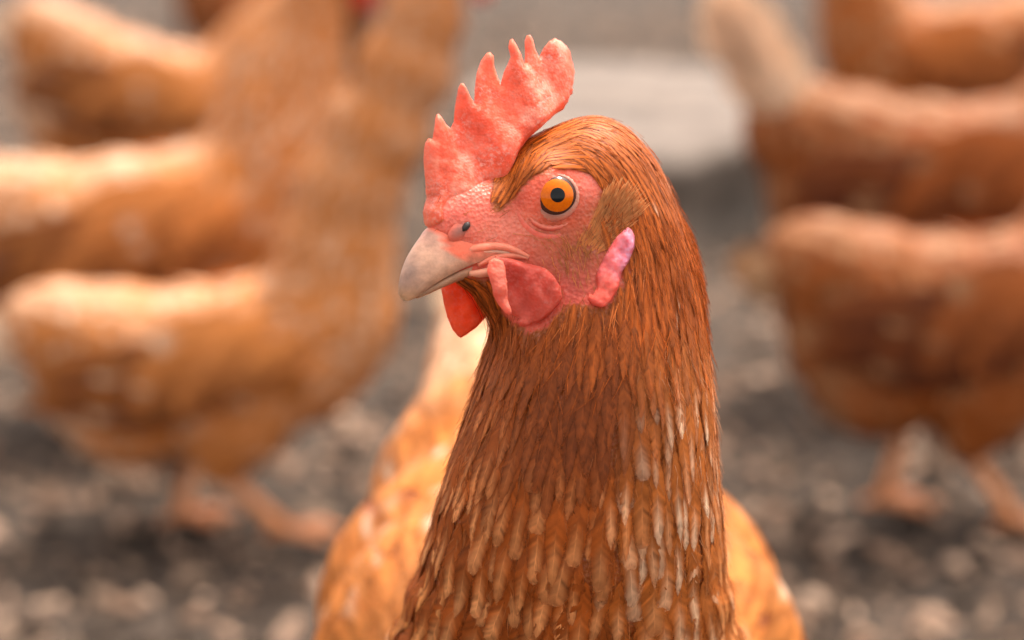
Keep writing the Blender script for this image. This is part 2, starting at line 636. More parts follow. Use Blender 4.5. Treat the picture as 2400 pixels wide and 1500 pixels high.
def inflate(poly, E1, E2, N, O, half, step=0.001, bend=None, wob=0.0):
    """closed fleshy sheet from a 2D outline: real thickness half(dist, s, t) on both faces"""
    P2 = []
    n = len(poly)
    for i in range(n):
        a = np.array(poly[i]); b = np.array(poly[(i + 1) % n])
        m = max(1, int(round(np.linalg.norm(b - a) / step)))
        for j in range(m):
            P2.append(a + (b - a) * j / m)
    P2 = np.array(P2); nbd = len(P2)
    lo = P2.min(0); hi = P2.max(0)
    gx, gy = np.meshgrid(np.arange(lo[0], hi[0], step), np.arange(lo[1], hi[1], step))
    g = np.stack([gx.ravel(), gy.ravel()], 1) + rng.normal(0, step * 0.12, (gx.size, 2))
    g = g[inside_poly(g[:, 0], g[:, 1], P2)]
    dist = np.sqrt(((g[:, None] - P2[None]) ** 2).sum(-1)).min(1) if len(g) else np.zeros(0)
    g = g[dist > step * 0.55]; 
    allp = np.vstack([P2, g])
    edges = [(i, (i + 1) % nbd) for i in range(nbd)]
    vo, _, fo, _, _, _ = delaunay_2d_cdt([Vector(p) for p in allp], edges, [], 1, 1e-9)
    pts = np.array([(p.x, p.y) for p in vo])
    fo = np.array([f for f in fo if len(f) == 3])
    d = np.sqrt(((pts[:, None] - P2[None]) ** 2).sum(-1)).min(1)
    h = half(d, pts[:, 0], pts[:, 1]); h = np.where(d < 1e-7, 0, h)
    bd = bend(pts[:, 0], pts[:, 1]) if bend else 0 * d
    base = O + pts[:, :1] * E1 + pts[:, 1:] * E2 + bd[:, None] * N
    m = len(pts)
    front = base + h[:, None] * N; back = base - h[:, None] * N
    isb = d < 1e-7
    mp = np.arange(m) + m; mp[isb] = np.arange(m)[isb]
    V = np.vstack([front, back])
    Fa = fo; Fb = mp[fo][:, ::-1]
    a, b, c = V[Fa[0]]
    Fc = np.vstack([Fa, Fb])
    # orient outward
    fn = np.cross(V[Fa[:, 1]] - V[Fa[:, 0]], V[Fa[:, 2]] - V[Fa[:, 0]])
    if (fn @ N).sum() < 0:
        Fc = Fc[:, ::-1].copy()
    return V, Fc, np.concatenate([d, d]), np.vstack([pts, pts])


# ------------------------------------------------------------------ ground
def ground_mat():
    m, nt, bs, out = new_mat('trodden_dirt')
    co = coords(nt)
    n1 = noise(nt, 2.2, 5, 0.6, co); n2 = noise(nt, 38, 6, 0.7, co)
    c = mixrgb(nt, ramp(nt, n1, [(0.3, (0.045, 0.034, 0.027)), (0.7, (0.10, 0.076, 0.059))]), ramp(nt, n2, [(0.34, 0.40), (0.62, 1.2)]), 1.0, 'MULTIPLY')
    nt.links.new(c, bs.inputs['Base Color']); bs.inputs['Roughness'].default_value = 0.95
    bs.inputs['Specular IOR Level'].default_value = 0.15
    bump(nt, bs, n2, 0.7, 0.012)
    return m


def build_ground():
    def axis(lo, hi, fine_lo, fine_hi, st):
        a = list(np.arange(fine_lo, fine_hi, st)); s = st; x = fine_hi
        while x < hi:
            a.append(x); s *= 1.35; x += s
        a.append(hi); s = st; x = fine_lo - st; b = []
        while x > lo:
            b.append(x); s *= 1.35; x -= s
        b.append(lo)
        return np.array(b[::-1] + a)
    xs = axis(-60, 60, -1.6, 1.6, 0.02); ys = axis(-60, 120, 0.9, 5.0, 0.02)
    X, Y = np.meshgrid(xs, ys, indexing='ij')
    from mathutils import noise as mn
    Z = np.zeros_like(X)
    near = (np.abs(X) < 2.2) & (Y > 0.5) & (Y < 6)
    for i, j in zip(*np.where(near)):
        Z[i, j] = 0.012 * mn.noise((X[i, j] * 6, Y[i, j] * 6, 0)) + 0.007 * mn.noise((X[i, j] * 22, Y[i, j] * 22, 3))
    nx, ny = X.shape
    V = np.stack([X, Y, Z - 0.006], -1).reshape(-1, 3)
    i, j = np.meshgrid(np.arange(nx - 1), np.arange(ny - 1), indexing='ij')
    a = (i * ny + j).ravel()
    Q = np.stack([a, a + ny, a + ny + 1, a + 1], 1)
    o = link('ground', mesh_from('ground', V, Q), ground_mat())
    o['kind'] = 'structure'; o['label'] = 'trodden grey brown dirt of the hen run'


build_ground()


def build_chips():
    """wood chips and clods strewn over the dirt: nobody could count them"""
    n = 46000
    y = -0.6 + 7.6 * rng.random(n) ** 1.25
    x = np.clip(rng.normal(0, 0.42, n), -1.6, 1.6) * (np.maximum(y, .2) + 0.75)
    L = rng.uniform(0.006, 0.020, n) * np.where(rng.random(n) < 0.14, 1.7, 1)
    Wd = L * rng.uniform(0.3, 0.85, n); T = np.minimum(Wd, 0.014) * rng.uniform(0.25, 0.6, n)
    a = rng.uniform(0, 2 * np.pi, n)
    V0 = np.array([(-1, -.6, 0), (-.3, -1, 0), (.9, -.8, 0), (1, .5, 0), (.2, 1, 0), (-.9, .7, 0),
                   (-.8, -.4, 1), (-.2, -.8, 1), (.7, -.6, 1), (.8, .4, 1), (.1, .8, 1), (-.7, .5, 1)], float)
    V = V0[None] + rng.normal(0, 0.13, (n, 12, 3)) * np.array([1, 1, 0.4])
    V = V * np.stack([L / 2, Wd / 2, T], 1)[:, None, :]
    tx = rng.normal(0, 0.25, n)[:, None]; ty = rng.normal(0, 0.25, n)[:, None]
    V[..., 2] += V[..., 0] * tx + V[..., 1] * ty
    c, s = np.cos(a)[:, None], np.sin(a)[:, None]
    X = V[..., 0] * c - V[..., 1] * s; Y = V[..., 0] * s + V[..., 1] * c
    V = np.stack([X + x[:, None], Y + y[:, None], V[..., 2] + rng.uniform(-0.006, 0.004, n)[:, None]], -1)
    f = [(i, (i + 1) % 6, 6 + (i + 1) % 6, 6 + i) for i in range(6)]
    Q = np.array(f + [(6, 7, 8, 9), (6, 9, 10, 11)])
    Fc = (Q[None] + (np.arange(n) * 12)[:, None, None]).reshape(-1, 4)
    pal = np.array([(0.30, 0.22, 0.17), (0.17, 0.13, 0.10), (0.065, 0.05, 0.04), (0.46, 0.355, 0.28), (0.03, 0.024, 0.019), (0.24, 0.165, 0.12)])
    cc = np.array([1.0, .90, .82]) * pal[rng.choice(6, n, p=[.17, .20, .23, .10, .20, .10])] * rng.uniform(0.8, 1.2, (n, 1))
    me = mesh_from('wood_chips', V.reshape(-1, 3), Fc, np.repeat(cc, 12, 0), smooth=False)
    o = link('wood_chips', me, attr_mat('dry_chip', 0.9, 0.2, 0.3, 120))
    o['kind'] = 'stuff'; o['label'] = 'pale and dark wood chips strewn over the dirt'


build_chips()


# ------------------------------------------------------------------ pale block behind
def build_block():
    c = ground(1490, 470)
    c = np.array([0.20, 3.37, 0.0])
    n = 44; H = 0.15
    rx, ry = 0.29, 0.64
    ang = np.arange(n) * 2 * np.pi / n
    rr = 1 + 0.05 * np.sin(3 * ang + 1) + 0.035 * np.sin(7 * ang) + rng.normal(0, 0.012, n)
    rings = []
    for (k, z) in ((1.03, -0.01), (1.0, 0.03), (0.985, 0.08), (1.0, 0.115), (0.985, 0.129), (0.95, 0.135), (0.7, 0.138), (0.4, 0.132), (0.12, 0.136)):
        rings.append(np.stack([c[0] + rx * k * rr * np.cos(ang), c[1] + ry * k * rr * np.sin(ang), z + rng.normal(0, 0.003, n)], 1))
    V = np.vstack(rings); Fc = []
    for i in range(len(rings) - 1):
        for j in range(n):
            k = (j + 1) % n
            Fc.append([i * n + j, i * n + k, (i + 1) * n + k, (i + 1) * n + j])
    Fc.append([(len(rings) - 1) * n + j for j in range(n)])
    m, nt, bs, out = new_mat('weathered_wood')
    co = coords(nt)
    mp = node(nt, 'ShaderNodeMapping'); mp.inputs['Scale'].default_value = (2.0, 9.0, 20.0); nt.links.new(co, mp.inputs[0])
    n1 = noise(nt, 1.3, 5, 0.6, mp.outputs[0])
    top = ramp(nt, n1, [(0.36, (0.055, 0.042, 0.033)), (0.5, (0.125, 0.096, 0.076)), (0.62, (0.21, 0.165, 0.132))])
    sidec = ramp(nt, noise(nt, 14, 5, 0.6, co), [(0.35, (0.045, 0.036, 0.028)), (0.7, (0.13, 0.10, 0.078))])  # shaded sides of the stump painted as a darker wood tone
    geo = node(nt, 'ShaderNodeSeparateXYZ'); nt.links.new(co, geo.inputs[0])
    up = ramp(nt, geo.outputs[2], [(0.108, 0.0), (0.130, 1.0)])
    nt.links.new(mixrgb(nt, sidec, top, up), bs.inputs['Base Color'])
    bs.inputs['Roughness'].default_value = 0.85
    bump(nt, bs, n1, 0.6, 0.01)
    me = mesh_from('stump', V, Fc)
    o = link('stump', me, m)
    o['label'] = 'wide low pale stump with dark sides behind the sharp hen'; o['category'] = 'stump'
    return o


build_block()


# ------------------------------------------------------------------ legs (shared by all hens), in hen space: +x forward
LEGC = (lin(216, 142, 90), lin(212, 142, 98))


def leg_parts(hip, ankle, parent, tf, toe_dir=0.0, z0=0.0):
    """shank from hock to ankle, three front toes, one hind toe, claws. tf maps hen space to object space"""
    hip = np.asarray(hip, float); an = np.asarray(ankle, float)
    pts = spline([hip + (0.006, 0, 0.015), hip, hip * 0.5 + an * 0.5, an], 9)
    rad = 1.2 * np.array([.0085, .0082, .0072, .0062, .0058, .0058, .006, .0068, .0066])
    V, Fc = tube(tf(pts), rad, 10)
    cc = np.broadcast_to(LEGC[0], V.shape) * rng.uniform(0.9, 1.08, (len(V), 1))
    leg = link('leg', mesh_from('leg', V, Fc, cc), M_LEG, parent)
    for ang, ln in ((toe_dir, .055), (toe_dir + .55, .045), (toe_dir - .55, .045), (toe_dir + 2.9, .022)):
        dr = np.array([math.cos(ang), math.sin(ang), 0])
        p = [an + (0, 0, 0.0), an + dr * ln * .35 + (0, 0, .004 - (an[2] - z0) * .45), an + dr * ln * .7 + (0, 0, .003 - (an[2] - z0) * .5), an + dr * ln + (0, 0, -(an[2] - z0) * .55)]
        pp = spline(p, 8)
        V, Fc = tube(tf(pp), np.array([.0062, .0055, .0052, .0056, .0050, .0052, .0046, .003]), 8)
        t = link('toe', mesh_from('toe', V, Fc, np.broadcast_to(LEGC[1], V.shape)), M_LEG, leg)
    return leg


def claws(*a):
    pass


# ------------------------------------------------------------------ background hen (hen space: faces +x, stands on z = 0)
CREAM = np.array([0.76, 0.56, 0.40]); GOLD = np.array([0.60, 0.22, 0.058]); AMBER = np.array([0.50, 0.17, 0.035]); RUST = np.array([0.31, 0.085, 0.018])


NECKS = {'upright': ([(.110, .280, .054, .060), (.116, .310, .045, .052), (.126, .340, .038, .046), (.140, .370, .031, .036), (.153, .400, .024, .028), (.160, .425, .022, .024)], (.057, 0.035), [(.200, 0, .438), (.175, 0, .448), (.156, 0, .41), (.132, 0, .35), (.112, 0, .31)]),
         'stretched': ([(.105, .275, .054, .062), (.116, .325, .050, .058), (.134, .385, .047, .052), (.163, .440, .042, .050), (.194, .500, .036, .046), (.216, .550, .029, .038), (.228, .590, .022, .027)], (.127, .197), [(.270, 0, .600), (.245, 0, .610), (.224, 0, .56), (.184, 0, .47), (.130, 0, .36)])}


def hen_sdf_far(pose):
    s = Sdf((-.24, -.13, .04), (.32, .13, .67), 0.004)
    ch = [(-.165, .270, .030, .036), (-.135, .258, .045, .052), (-.09, .236, .062, .068), (-.03, .217, .074, .080), (.03, .213, .077, .083), (.075, .225, .070, .080), (.108, .248, .058, .068)] + NECKS[pose][0]
    hx, hz = NECKS[pose][1]
    for i, (x, z, ry, rz) in enumerate(ch):
        s.ell((x, 0, z), (max(rz * .75, .03) if i < 7 else rz * .9, ry, rz), k=.018)
    s.ell((.118 + hx, 0, .412 + hz), (.026, .0165, .018), k=.01)
    s.ell((.138 + hx, 0, .404 + hz), (.016, .010, .010), k=.006)
    s.ell((-.085, 0, .165), (.062, .058, .052), k=.02)
    s.ell((-.125, 0, .205), (.045, .045, .05), k=.02)
    for sg in (-1, 1):
        s.ell((.005, sg * .038, .160), (.050, .034, .050), k=.018)
        s.ell((-.008, sg * .040, .122), (.022, .018, .024), k=.012)
    return s


def wing_mesh(tf, sg, big=1.0, cset=None):
    """folded wing as rows of coverts and flight feathers over the flank; hen space in, object space out"""
    rows = [  # x0, x1, z0, z1 (root line), n, length, width, droop
        (.085, .055, .265, .225, 5, .055, .022, -.25), (.06, -.03, .285, .205, 9, .060, .024, -.15), (.03, -.08, .285, .195, 11, .075, .024, -.05),
        (.01, -.06, .262, .185, 11, .110, .024, -.02), (-.03, -.09, .255, .198, 9, .120, .022, .05)]
    out = []
    cset0 = cset or [GOLD, AMBER]
    for ri, (x0, x1, z0, z1, n, ln, wd, dr) in enumerate(rows[::-1]):
        t = (np.arange(n) + .5) / n
        px = x0 + (x1 - x0) * t * .35 + rng.normal(0, .004, n); pz = z0 + (z1 - z0) * t
        K = 6; path = np.zeros((n, K, 3)); nor = np.zeros((n, K, 3))
        for k in range(K):
            f = k / (K - 1)
            x = px - ln * f; z = pz + dr * ln * f - .012 * f * f * (1 - t)
            yb = .086 * np.sqrt(np.clip(1 - ((x - .01) / .27) ** 2, 0.05, 1)) * np.sqrt(np.clip(1 - ((z - .215) / .125) ** 2, .08, 1)) + .004 + .0035 * ri
            path[:, k] = np.stack([x, sg * yb, z], 1)
            nn = np.stack([0 * x, sg * np.ones(n), (z - .2) * 5], 1)
            nor[:, k] = unit(nn)
        cs = [AMBER * .6, RUST * .6] if ri < 2 else cset0
        td = (t ** 1.6)[:, None]  # shade along the lower wing put into the colour as darker rust
        cs = [cs[0] * (1 - td) + RUST * .5 * td, cs[1] * (1 - td) + RUST * .4 * td]
        cen = cs[0] * rng.uniform(.85, 1.15, (n, 1)); ed = cs[1] * rng.uniform(.85, 1.15, (n, 1))
        tp = np.where(rng.random((n, 1)) < .14, CREAM * .8, cen)
        tp[rng.random(n) < .5] = cen[0]
        fv = feathers(path, nor, np.full(n, wd), 8, 'round', cen, ed, tp, np.full(n, .03), h0=.002)
        V, Fc, Cc = flat(fv)
        out.append((tf(V), Fc, Cc))
    return join_flat(out)


def tail_feathers(tf, base, ang, n, ln, wd, parent, mat, col, tipc, spread=.55):
    """two flat stacks of steering feathers, tented"""
    for i in range(n):
        f = i / (n - 1) - .5
        sg = 1 if i % 2 else -1
        a = ang + f * spread
        d = np.array([-math.cos(a), sg * .10 + f * .05, math.sin(a)])
        K = 6; l = ln * (1 - .35 * abs(f))
        path = np.array([np.asarray(base) + np.array([0, sg * .004 * (1 + 4 * abs(f)), 0]) + d * l * k / (K - 1) + np.array([-.01, 0, -.02]) * (k / (K - 1)) ** 2 * (.3 + f) for k in range(K)])[None]
        nor = np.broadcast_to(unit(np.array([0.1, sg * 1.0, .25])), (1, K, 3))
        c = col * rng.uniform(.9, 1.1)
        fv = feathers(path, nor, np.array([wd]), 10, 'round', c[None], c[None] * .9, tipc[None], np.array([.02]), h0=.001 * i)
        V, Fc, Cc = flat(fv)
        link('tail_feather', mesh_from('tail_feather', tf(V), Fc, Cc, smooth=False), mat, parent)


def far_hen(name_label, group, pose, tail_up, saddle=.50):
    hx, hz = NECKS[pose][1]
    root = empty('hen', name_label, 'hen', group=group)
    idt = lambda p: np.asarray(p, float)
    s = hen_sdf_far(pose)
    V, Q = s.mesh()
    cc = np.broadcast_to(AMBER * .8, V.shape).copy()
    facem = (V[:, 0] > .121 + hx) & (V[:, 2] > .388 + hz)
    cc[facem] = (.5, .09, .06)
    body = link('body', mesh_from('body', V, Q, cc), M_FAR['gold'], root)
    # plumage
    fl = Flow(NECKS[pose][2] + [(.11, 0, .26), (.06, 0, .225), (-.02, 0, .22), (-.10, 0, .24), (-.17, 0, .28)],
              [.02, .02, .022, .028, .035, .045, .055, .06, .05, .04], [.01, .01, .018, .028, .034, .036, .036, .038, .045, .05], [.003, .003, .005, .008, .010, .016, .019, .02, .018, .016])
    p = sample_surface(V, Q, 60000)
    _, L, W, _ = fl.at(p)
    k = thin(p, W * .75); p = p[k]
    p = p[~((p[:, 0] > .118 + hx) & (p[:, 2] > .378 + hz) & (p[:, 2] < .42 + hz))]
    _, L, W, sp = fl.at(p)
    L = L * rng.uniform(.8, 1.2, len(p)); W = W * rng.uniform(.85, 1.15, len(p))
    path, nor = trace_paths(s, fl, p, L)
    n = len(p)
    # sunlight on the back painted in as a cream saddle; plumage pattern: shoulder lacing, golden flanks, rust breast, cream fluff
    back = sstep(.26, .30, p[:, 2]) * sstep(.10, .02, p[:, 0])
    fluff = sstep(-.05, -.12, p[:, 0]) * sstep(.24, .19, p[:, 2])
    pale = np.clip(.04 + saddle * back + .55 * fluff + rng.normal(0, .18, n), 0, 1)[:, None]
    cen = GOLD * (1 - pale) + CREAM * pale; cen = cen * rng.uniform(.8, 1.15, (n, 1))
    edge = AMBER * (1 - .6 * pale) + CREAM * .6 * pale
    tip = np.where(rng.random((n, 1)) < .22, CREAM, cen)
    fv = feathers(path, nor, W, 6, 'round', cen, edge * np.ones((n, 1)), tip, rng.uniform(.04, .12, n), h0=.001)
    a, b, c = flat(fv)
    pl = link('plumage', mesh_from('plumage', a, b, c, smooth=False), M_FAR['gold'], root)
    pl['kind'] = 'stuff'
    for sg in (-1, 1):
        a, b, c = wing_mesh(idt, sg)
        link('wing', mesh_from('wing', a, b, c, smooth=False), M_FAR['gold'], root)
    if tail_up:
        tpts, ta, tn, tl_, tw = [(-.13, 0, .25), (-.160, 0, .285), (-.185, 0, .325), (-.205, 0, .36)], 1.02, 12, .150, .046
    else:
        tpts, ta, tn, tl_, tw = [(-.12, 0, .245), (-.150, 0, .262), (-.178, 0, .270), (-.20, 0, .272)], .10, 7, .075, .032
    mt = M_TAIL if tail_up else M_FAR['gold']
    tail_root = link('tail', mesh_from('tail', *tube(tpts, [.03, .034, .030, .012], 10), np.broadcast_to(CREAM, (40, 3))), mt, root)
    tail_feathers(idt, (-.150, 0, .275) if tail_up else (-.150, 0, .262), ta, tn, tl_, tw, tail_root, mt, CREAM * .95, CREAM, .42 if tail_up else .55)
    for sg, dx in ((-1, .032), (1, -.075)):
        leg_parts((-.022 + dx * .3, sg * .040, .114), (.010 + dx, sg * .036, .036), root, idt, z0=.026)
    # head gear
    poly = [(.205, .432), (.196, .45), (.198, .466), (.188, .457), (.183, .474), (.174, .46), (.166, .478), (.158, .462), (.146, .470), (.138, .457), (.146, .446), (.165, .441), (.185, .436)]
    V, Fc, d, _ = inflate(poly, np.array([1., 0, 0]), np.array([0, 0, 1.]), np.array([0, 1., 0]), np.array([-.042 + hx, 0, -.017 + hz]), lambda d, s_, t: np.minimum(np.sqrt(np.maximum(d, 0) * .002), .0025), step=.003)
    link('comb', mesh_from('comb', V, Fc, np.broadcast_to((.55, .06, .04), V.shape)), M_COMB, root)
    for sg in (-1, 1):
        poly = [(.190, .416), (.196, .395), (.188, .380), (.176, .384), (.172, .40), (.176, .414)]
        V, Fc, d, _ = inflate(poly, np.array([1., 0, 0]), np.array([0, 0, 1.]), np.array([0, 1., 0]), np.array([-.042 + hx, sg * .007, -.017 + hz]), lambda d, s_, t: np.minimum(np.sqrt(np.maximum(d, 0) * .001), .0015), step=.003)
        link('wattle', mesh_from('wattle', V, Fc, np.broadcast_to((.6, .06, .035), V.shape)), M_WATTLE, root)
        V, Fc = tube([(.132 + hx, sg * .0125, .413 + hz), (.132 + hx, sg * .0165, .413 + hz)], [.0042, .003], 12)
        link('eye', mesh_from('eye', V, Fc), M_IRIS, root)
    V, Fc = tube(spline([(.148 + hx, 0, .408 + hz), (.160 + hx, 0, .407 + hz), (.171 + hx, 0, .401 + hz), (.178 + hx, 0, .393 + hz)], 8), np.array([.0085, .0085, .0078, .0068, .0055, .004, .0026, .001]), 10)
    link('beak', mesh_from('beak', V, Fc, np.broadcast_to(lin(205, 170, 140), V.shape)), M_HORN, root)
    return root


def copy_tree(o, parent=None):
    c = o.copy(); COL.objects.link(c)
    if parent is not None:
        c.parent = parent
    for ch in o.children:
        copy_tree(ch, c)
    return c


def recolour(o, mat):
    for ch in [o, *o.children_recursive]:
        for sl in ch.material_slots:
            if sl.material and sl.material.name.startswith('plumage'):
                sl.link = 'OBJECT'; sl.material = mat


GRP = 'hens blurred in the background'
hen_a = far_hen('golden brown hen with pale back and dark wing, standing between two other hens', GRP, 'upright', False)
hen_b = far_hen('chestnut hen with raised cream tail beside the pale stump', GRP, 'upright', True, .5)
hen_f = far_hen('orange hen striding in front of the pale backed hen, both legs showing', GRP, 'stretched', False, .25)


def place(o, xy, deg, sc, mat=None, label=None, pitch=0.0, flat_=1.0):
    o.location = (float(xy[0]), float(xy[1]), -0.026 * sc * flat_); o.rotation_euler = (0, R(pitch), R(deg)); o.scale = (sc, sc, sc * flat_)
    if label:
        o['label'] = label
    if mat:
        recolour(o, M_FAR[mat])


hen_c = copy_tree(hen_a); hen_d = copy_tree(hen_a); hen_e = copy_tree(hen_a); hen_g = copy_tree(hen_f)
place(hen_a, ground(475, 1000), 3, 1.13, flat_=.89, pitch=-8)
place(hen_f, ground(580, 1245), 2, .87, flat_=.89, pitch=-5)
place(hen_b, ground(2225, 925), -3, 1.10, 'chestnut', 'chestnut hen with raised cream tail beside the pale stump', flat_=1.02)
place(hen_g, ground(2250, 1220), 4, .88, 'chestnut', 'dark chestnut hen standing low in front of the cream tailed hen', flat_=1.03)
place(hen_c, ground(250, 590), 6, 1.05, None, 'orange hen directly behind the pale backed golden hen, sunlit along its back', 16, 1.06)
place(hen_d, ground(645, 320), 178, 1.12, 'chestnut', 'brown hen farthest back, half hidden by the necks of the golden hens', flat_=1.08)
place(hen_e, ground(2190, 520), 186, 1.12, 'russet', 'russet hen beyond the cream tailed hen, head out of sight', flat_=1.08)

# ------------------------------------------------------------------ the sharp hen
YAW = R(25)
Fh = -math.cos(YAW) * XR - math.sin(YAW) * FW           # beak direction (camera's z points back along -FW)
Uh = UP.copy()
Lh = math.sin(YAW) * XR - math.cos(YAW) * FW            # towards the side we see
O_H = P(1254, 455, 0.512)


def H(a, b, l=0.0):
    return O_H + (a * Fh + b * Uh + l * Lh) * 0.001


def HM(u, v, l=0.0):
    """point of the head plane l mm off the midline under pixel u, v of the photograph"""
    r = ray(float(u), float(v)); o = O_H + Lh * l * 0.001
    return C0 + r * (((o - C0) @ Lh) / (r @ Lh))


def local_ab(p):
    q = p - O_H
    return q @ Fh, q @ Uh, q @ Lh


def mirror(p):
    q = p - O_H
    return p - 2 * (q @ Lh)[..., None] * Lh


AX = np.stack([Fh, Uh, Lh])
hen = empty('hen', 'russet hen in sharp focus with tall coral comb, amber eye and grey beak', 'hen', (0.01, 0.70, 0))
HEN_OFF = np.array([0.01, 0.70, 0.0])
sd = Sdf((-.125, .41, .11), (.145, .97, .515), 0.0015)
mm = 0.001
# skull, face, jaw
sd.ell(H(-9, 0.5), np.array([20, 16, 13.5]) * mm, AX, .004)
sd.ell(H(12, -6), np.array([17, 10.5, 8.0]) * mm, AX, .005)
sd.ell(H(20, -10.5), np.array([9, 7.5, 6.0]) * mm, AX, .004)
sd.ell(H(-5, -14), np.array([18, 11.5, 11.5]) * mm, AX, .006)
sd.ell(H(14, -19.5), np.array([10, 5.0, 6.5]) * mm, AX, .004)
sd.ell(H(2, -25), np.array([13, 9, 9.5]) * mm, AX, .006)
# socket bulge on either side
for sg in (-1, 1):
    sd.ell(H(0, 0, sg * 8.2), np.array([9.5, 9.0, 6.5]) * mm, AX, .003)
    sd.ell(H(-14, -4, sg * 8.5), np.array([7, 9, 5]) * mm, AX, .003)
NECK = [  # row, centre column, half width px, depth, depth radius mm
    (430, 1395, 118, .521, 17), (500, 1420, 150, .522, 19), (600, 1425, 190, .522, 21), (700, 1412, 226, .521, 23.5), (800, 1402, 242, .520, 25.5), (900, 1393, 263, .520, 27.5),
    (1000, 1382, 284, .522, 30), (1100, 1367, 307, .526, 33.5), (1200, 1356, 330, .532, 37.5), (1300, 1345, 346, .539, 42), (1400, 1335, 378, .550, 47), (1500, 1328, 408, .561, 52), (1600, 1322, 440, .574, 57)]
neck_pts = []
for (v, u, hw, d, rz) in NECK:
    c = P(u, v, d); neck_pts.append(c)
    sd.ell(c, (hw / F_PX * d, 0.017, rz * mm), np.stack([XR, UP, FW]), .008)
BODY = [  # x, y, z, rx, rz
    (.016, .598, .262, .064, .062),
    (.016, .612, .278, .062, .066), (.0165, .650, .268, .086, .070), (.014, .700, .270, .086, .069), (.006, .750, .292, .062, .062), (-.001, .795, .302, .043, .052), (-.007, .835, .314, .031, .041), (-.014, .870, .330, .021, .028)]
for (x, y, z, rx, rz) in BODY:
    sd.ell((x, y, z), (rx, .048 if y < .8 else .035, rz), None, .014)
for sg in (-1, 1):
    sd.ell((.010 + sg * .040, .690, .200), (.034, .046, .070), None, .016)
    sd.ell((.010 + sg * .042, .705, .150), (.018, .020, .030), None, .010)
sd.ell((.006, .770, .235), (.052, .06, .05), None, .016)
V, Q = sd.mesh()
FACE = [(985, 540), (985, 330), (1180, 330), (1168, 385), (1150, 430), (1147, 480), (1165, 497), (1200, 470), (1232, 430), (1262, 408), (1300, 397), (1350, 393), (1395, 405), (1418, 440), (1402, 470), (1405, 520),
        (1440, 548), (1478, 540), (1490, 590), (1468, 640), (1440, 700), (1410, 722), (1375, 716), (1335, 706), (1312, 735), (1285, 772), (1245, 778), (1215, 765), (1180, 735), (1150, 700), (1146, 655), (1066, 645), (985, 690)]


def near_px(p):
    a, b, l = local_ab(p)
    q = np.where((l < 0)[:, None], mirror(p), p)
    u, v, _ = project(q)
    return u, v


def is_face(p):
    a, b, l = local_ab(p)
    u, v = near_px(p)
    return inside_poly(u, v, FACE) & (a > -26) & (np.abs(l) < .03)


nearhead = np.linalg.norm(V - O_H, axis=1) < .06
colv = np.broadcast_to(np.array([.24, .075, .02]), V.shape).copy()
colv[:] = (.34, .085, .014)
fi = np.where(nearhead)[0]
fm = is_face(V[fi])
u_, v_ = near_px(V[fi])
colv[fi[inside_poly(u_, v_, [(1372, 575), (1392, 500), (1422, 458), (1455, 458), (1478, 478), (1488, 510), (1470, 536), (1440, 560), (1400, 600)])]] = (.62, .22, .06)
red = lin(230, 100, 74); redd = lin(196, 78, 62); palep = lin(240, 160, 138); brownp = lin(176, 88, 52)
fc = np.broadcast_to(red, (len(fi), 3)).copy()


def blot(u0, v0, r, col, amt):
    w = (np.exp(-(((u_ - u0) ** 2 + (v_ - v0) ** 2) / (2 * r * r))) * amt)[:, None]
    fc[:] = fc * (1 - w) + col * w


blot(1060, 470, 60, lin(248, 116, 96), .9); blot(1250, 680, 60, lin(178, 66, 58), .7); blot(1345, 650, 48, lin(172, 66, 62), .85); blot(1130, 600, 40, redd, .5); blot(1300, 580, 50, brownp, .6); blot(1365, 580, 50, brownp, .8); blot(1440, 500, 40, lin(176, 96, 44), 1.)
blot(1150, 540, 45, palep, .45); blot(1210, 530, 40, palep, .3); blot(1385, 430, 25, lin(245, 130, 112), .8); blot(1080, 480, 50, lin(238, 112, 95), .6)
blot(1200, 460, 30, redd, .5)
tz = inside_poly(u_, v_, [(1385, 575), (1398, 500), (1422, 458), (1455, 458), (1478, 478), (1488, 510), (1470, 536), (1440, 560), (1405, 590)])
fc[tz] = (.62, .22, .06)
colv[fi[fm]] = fc[fm]
SH = lambda p: np.asarray(p) - HEN_OFF
body = link('body', mesh_from('body', SH(V), Q, colv), M_SKIN, hen)

# ---- plumage flow over the sharp hen
fl_pts = [H(24, -8), H(8, 2), H(-10, 3), P(1415, 480, .521), P(1425, 560, .522), P(1418, 640, .521)] + [P(u, v, d) for (v, u, hw, d, rz) in NECK[4:]] + [np.array(b[:3]) + (0, 0, -.012 * (i == 0)) for i, b in enumerate(BODY)]
nk = len(NECK[4:])
fl_sig = [.012, .012, .013, .014, .016, .018] + list(np.linspace(.020, .034, nk)) + [.042] * len(BODY)
fl_L = [.0045, .0055, .007, .009, .0115, .0135] + [.0155, .018, .021, .023, .024, .024, .024, .024, .025] + [.026, .027, .030, .032, .034, .036, .04, .045]
fl_W = [.0013, .0014, .0015, .0018, .0021, .0025] + [.0032, .0040, .0047, .0055, .0066, .0080, .0092, .0100, .0108] + [.0115, .012, .013, .014, .015, .015, .014, .014]
flow = Flow(fl_pts, fl_sig, fl_L, fl_W)
pc = sample_surface(V, Q, 420000)
hd = np.linalg.norm(pc - O_H, axis=1) < .06
fmk = np.zeros(len(pc), bool); fmk[hd] = is_face(pc[hd])
pc = pc[~fmk]
_, L_, W_, sp_ = flow.at(pc)
kk = thin(pc, W_ * 0.36)
pc = pc[kk]; W_ = W_[kk]; sp_ = sp_[kk]
kk = darts(pc, W_ * np.interp(sp_, [0, 5, 7, 10, 14, 16], [.58, .60, .70, .74, .70, .68]))
p = pc[kk]
T_, L_, W_, sp = flow.at(p)
n = len(p)
ru = rng.random(n)
L_ = L_ * rng.uniform(.75, 1.2, n); W_ = W_ * rng.uniform(.75, 1.2, n)
pu, pv, pd = project(p)
Nn = sd.normal(p)
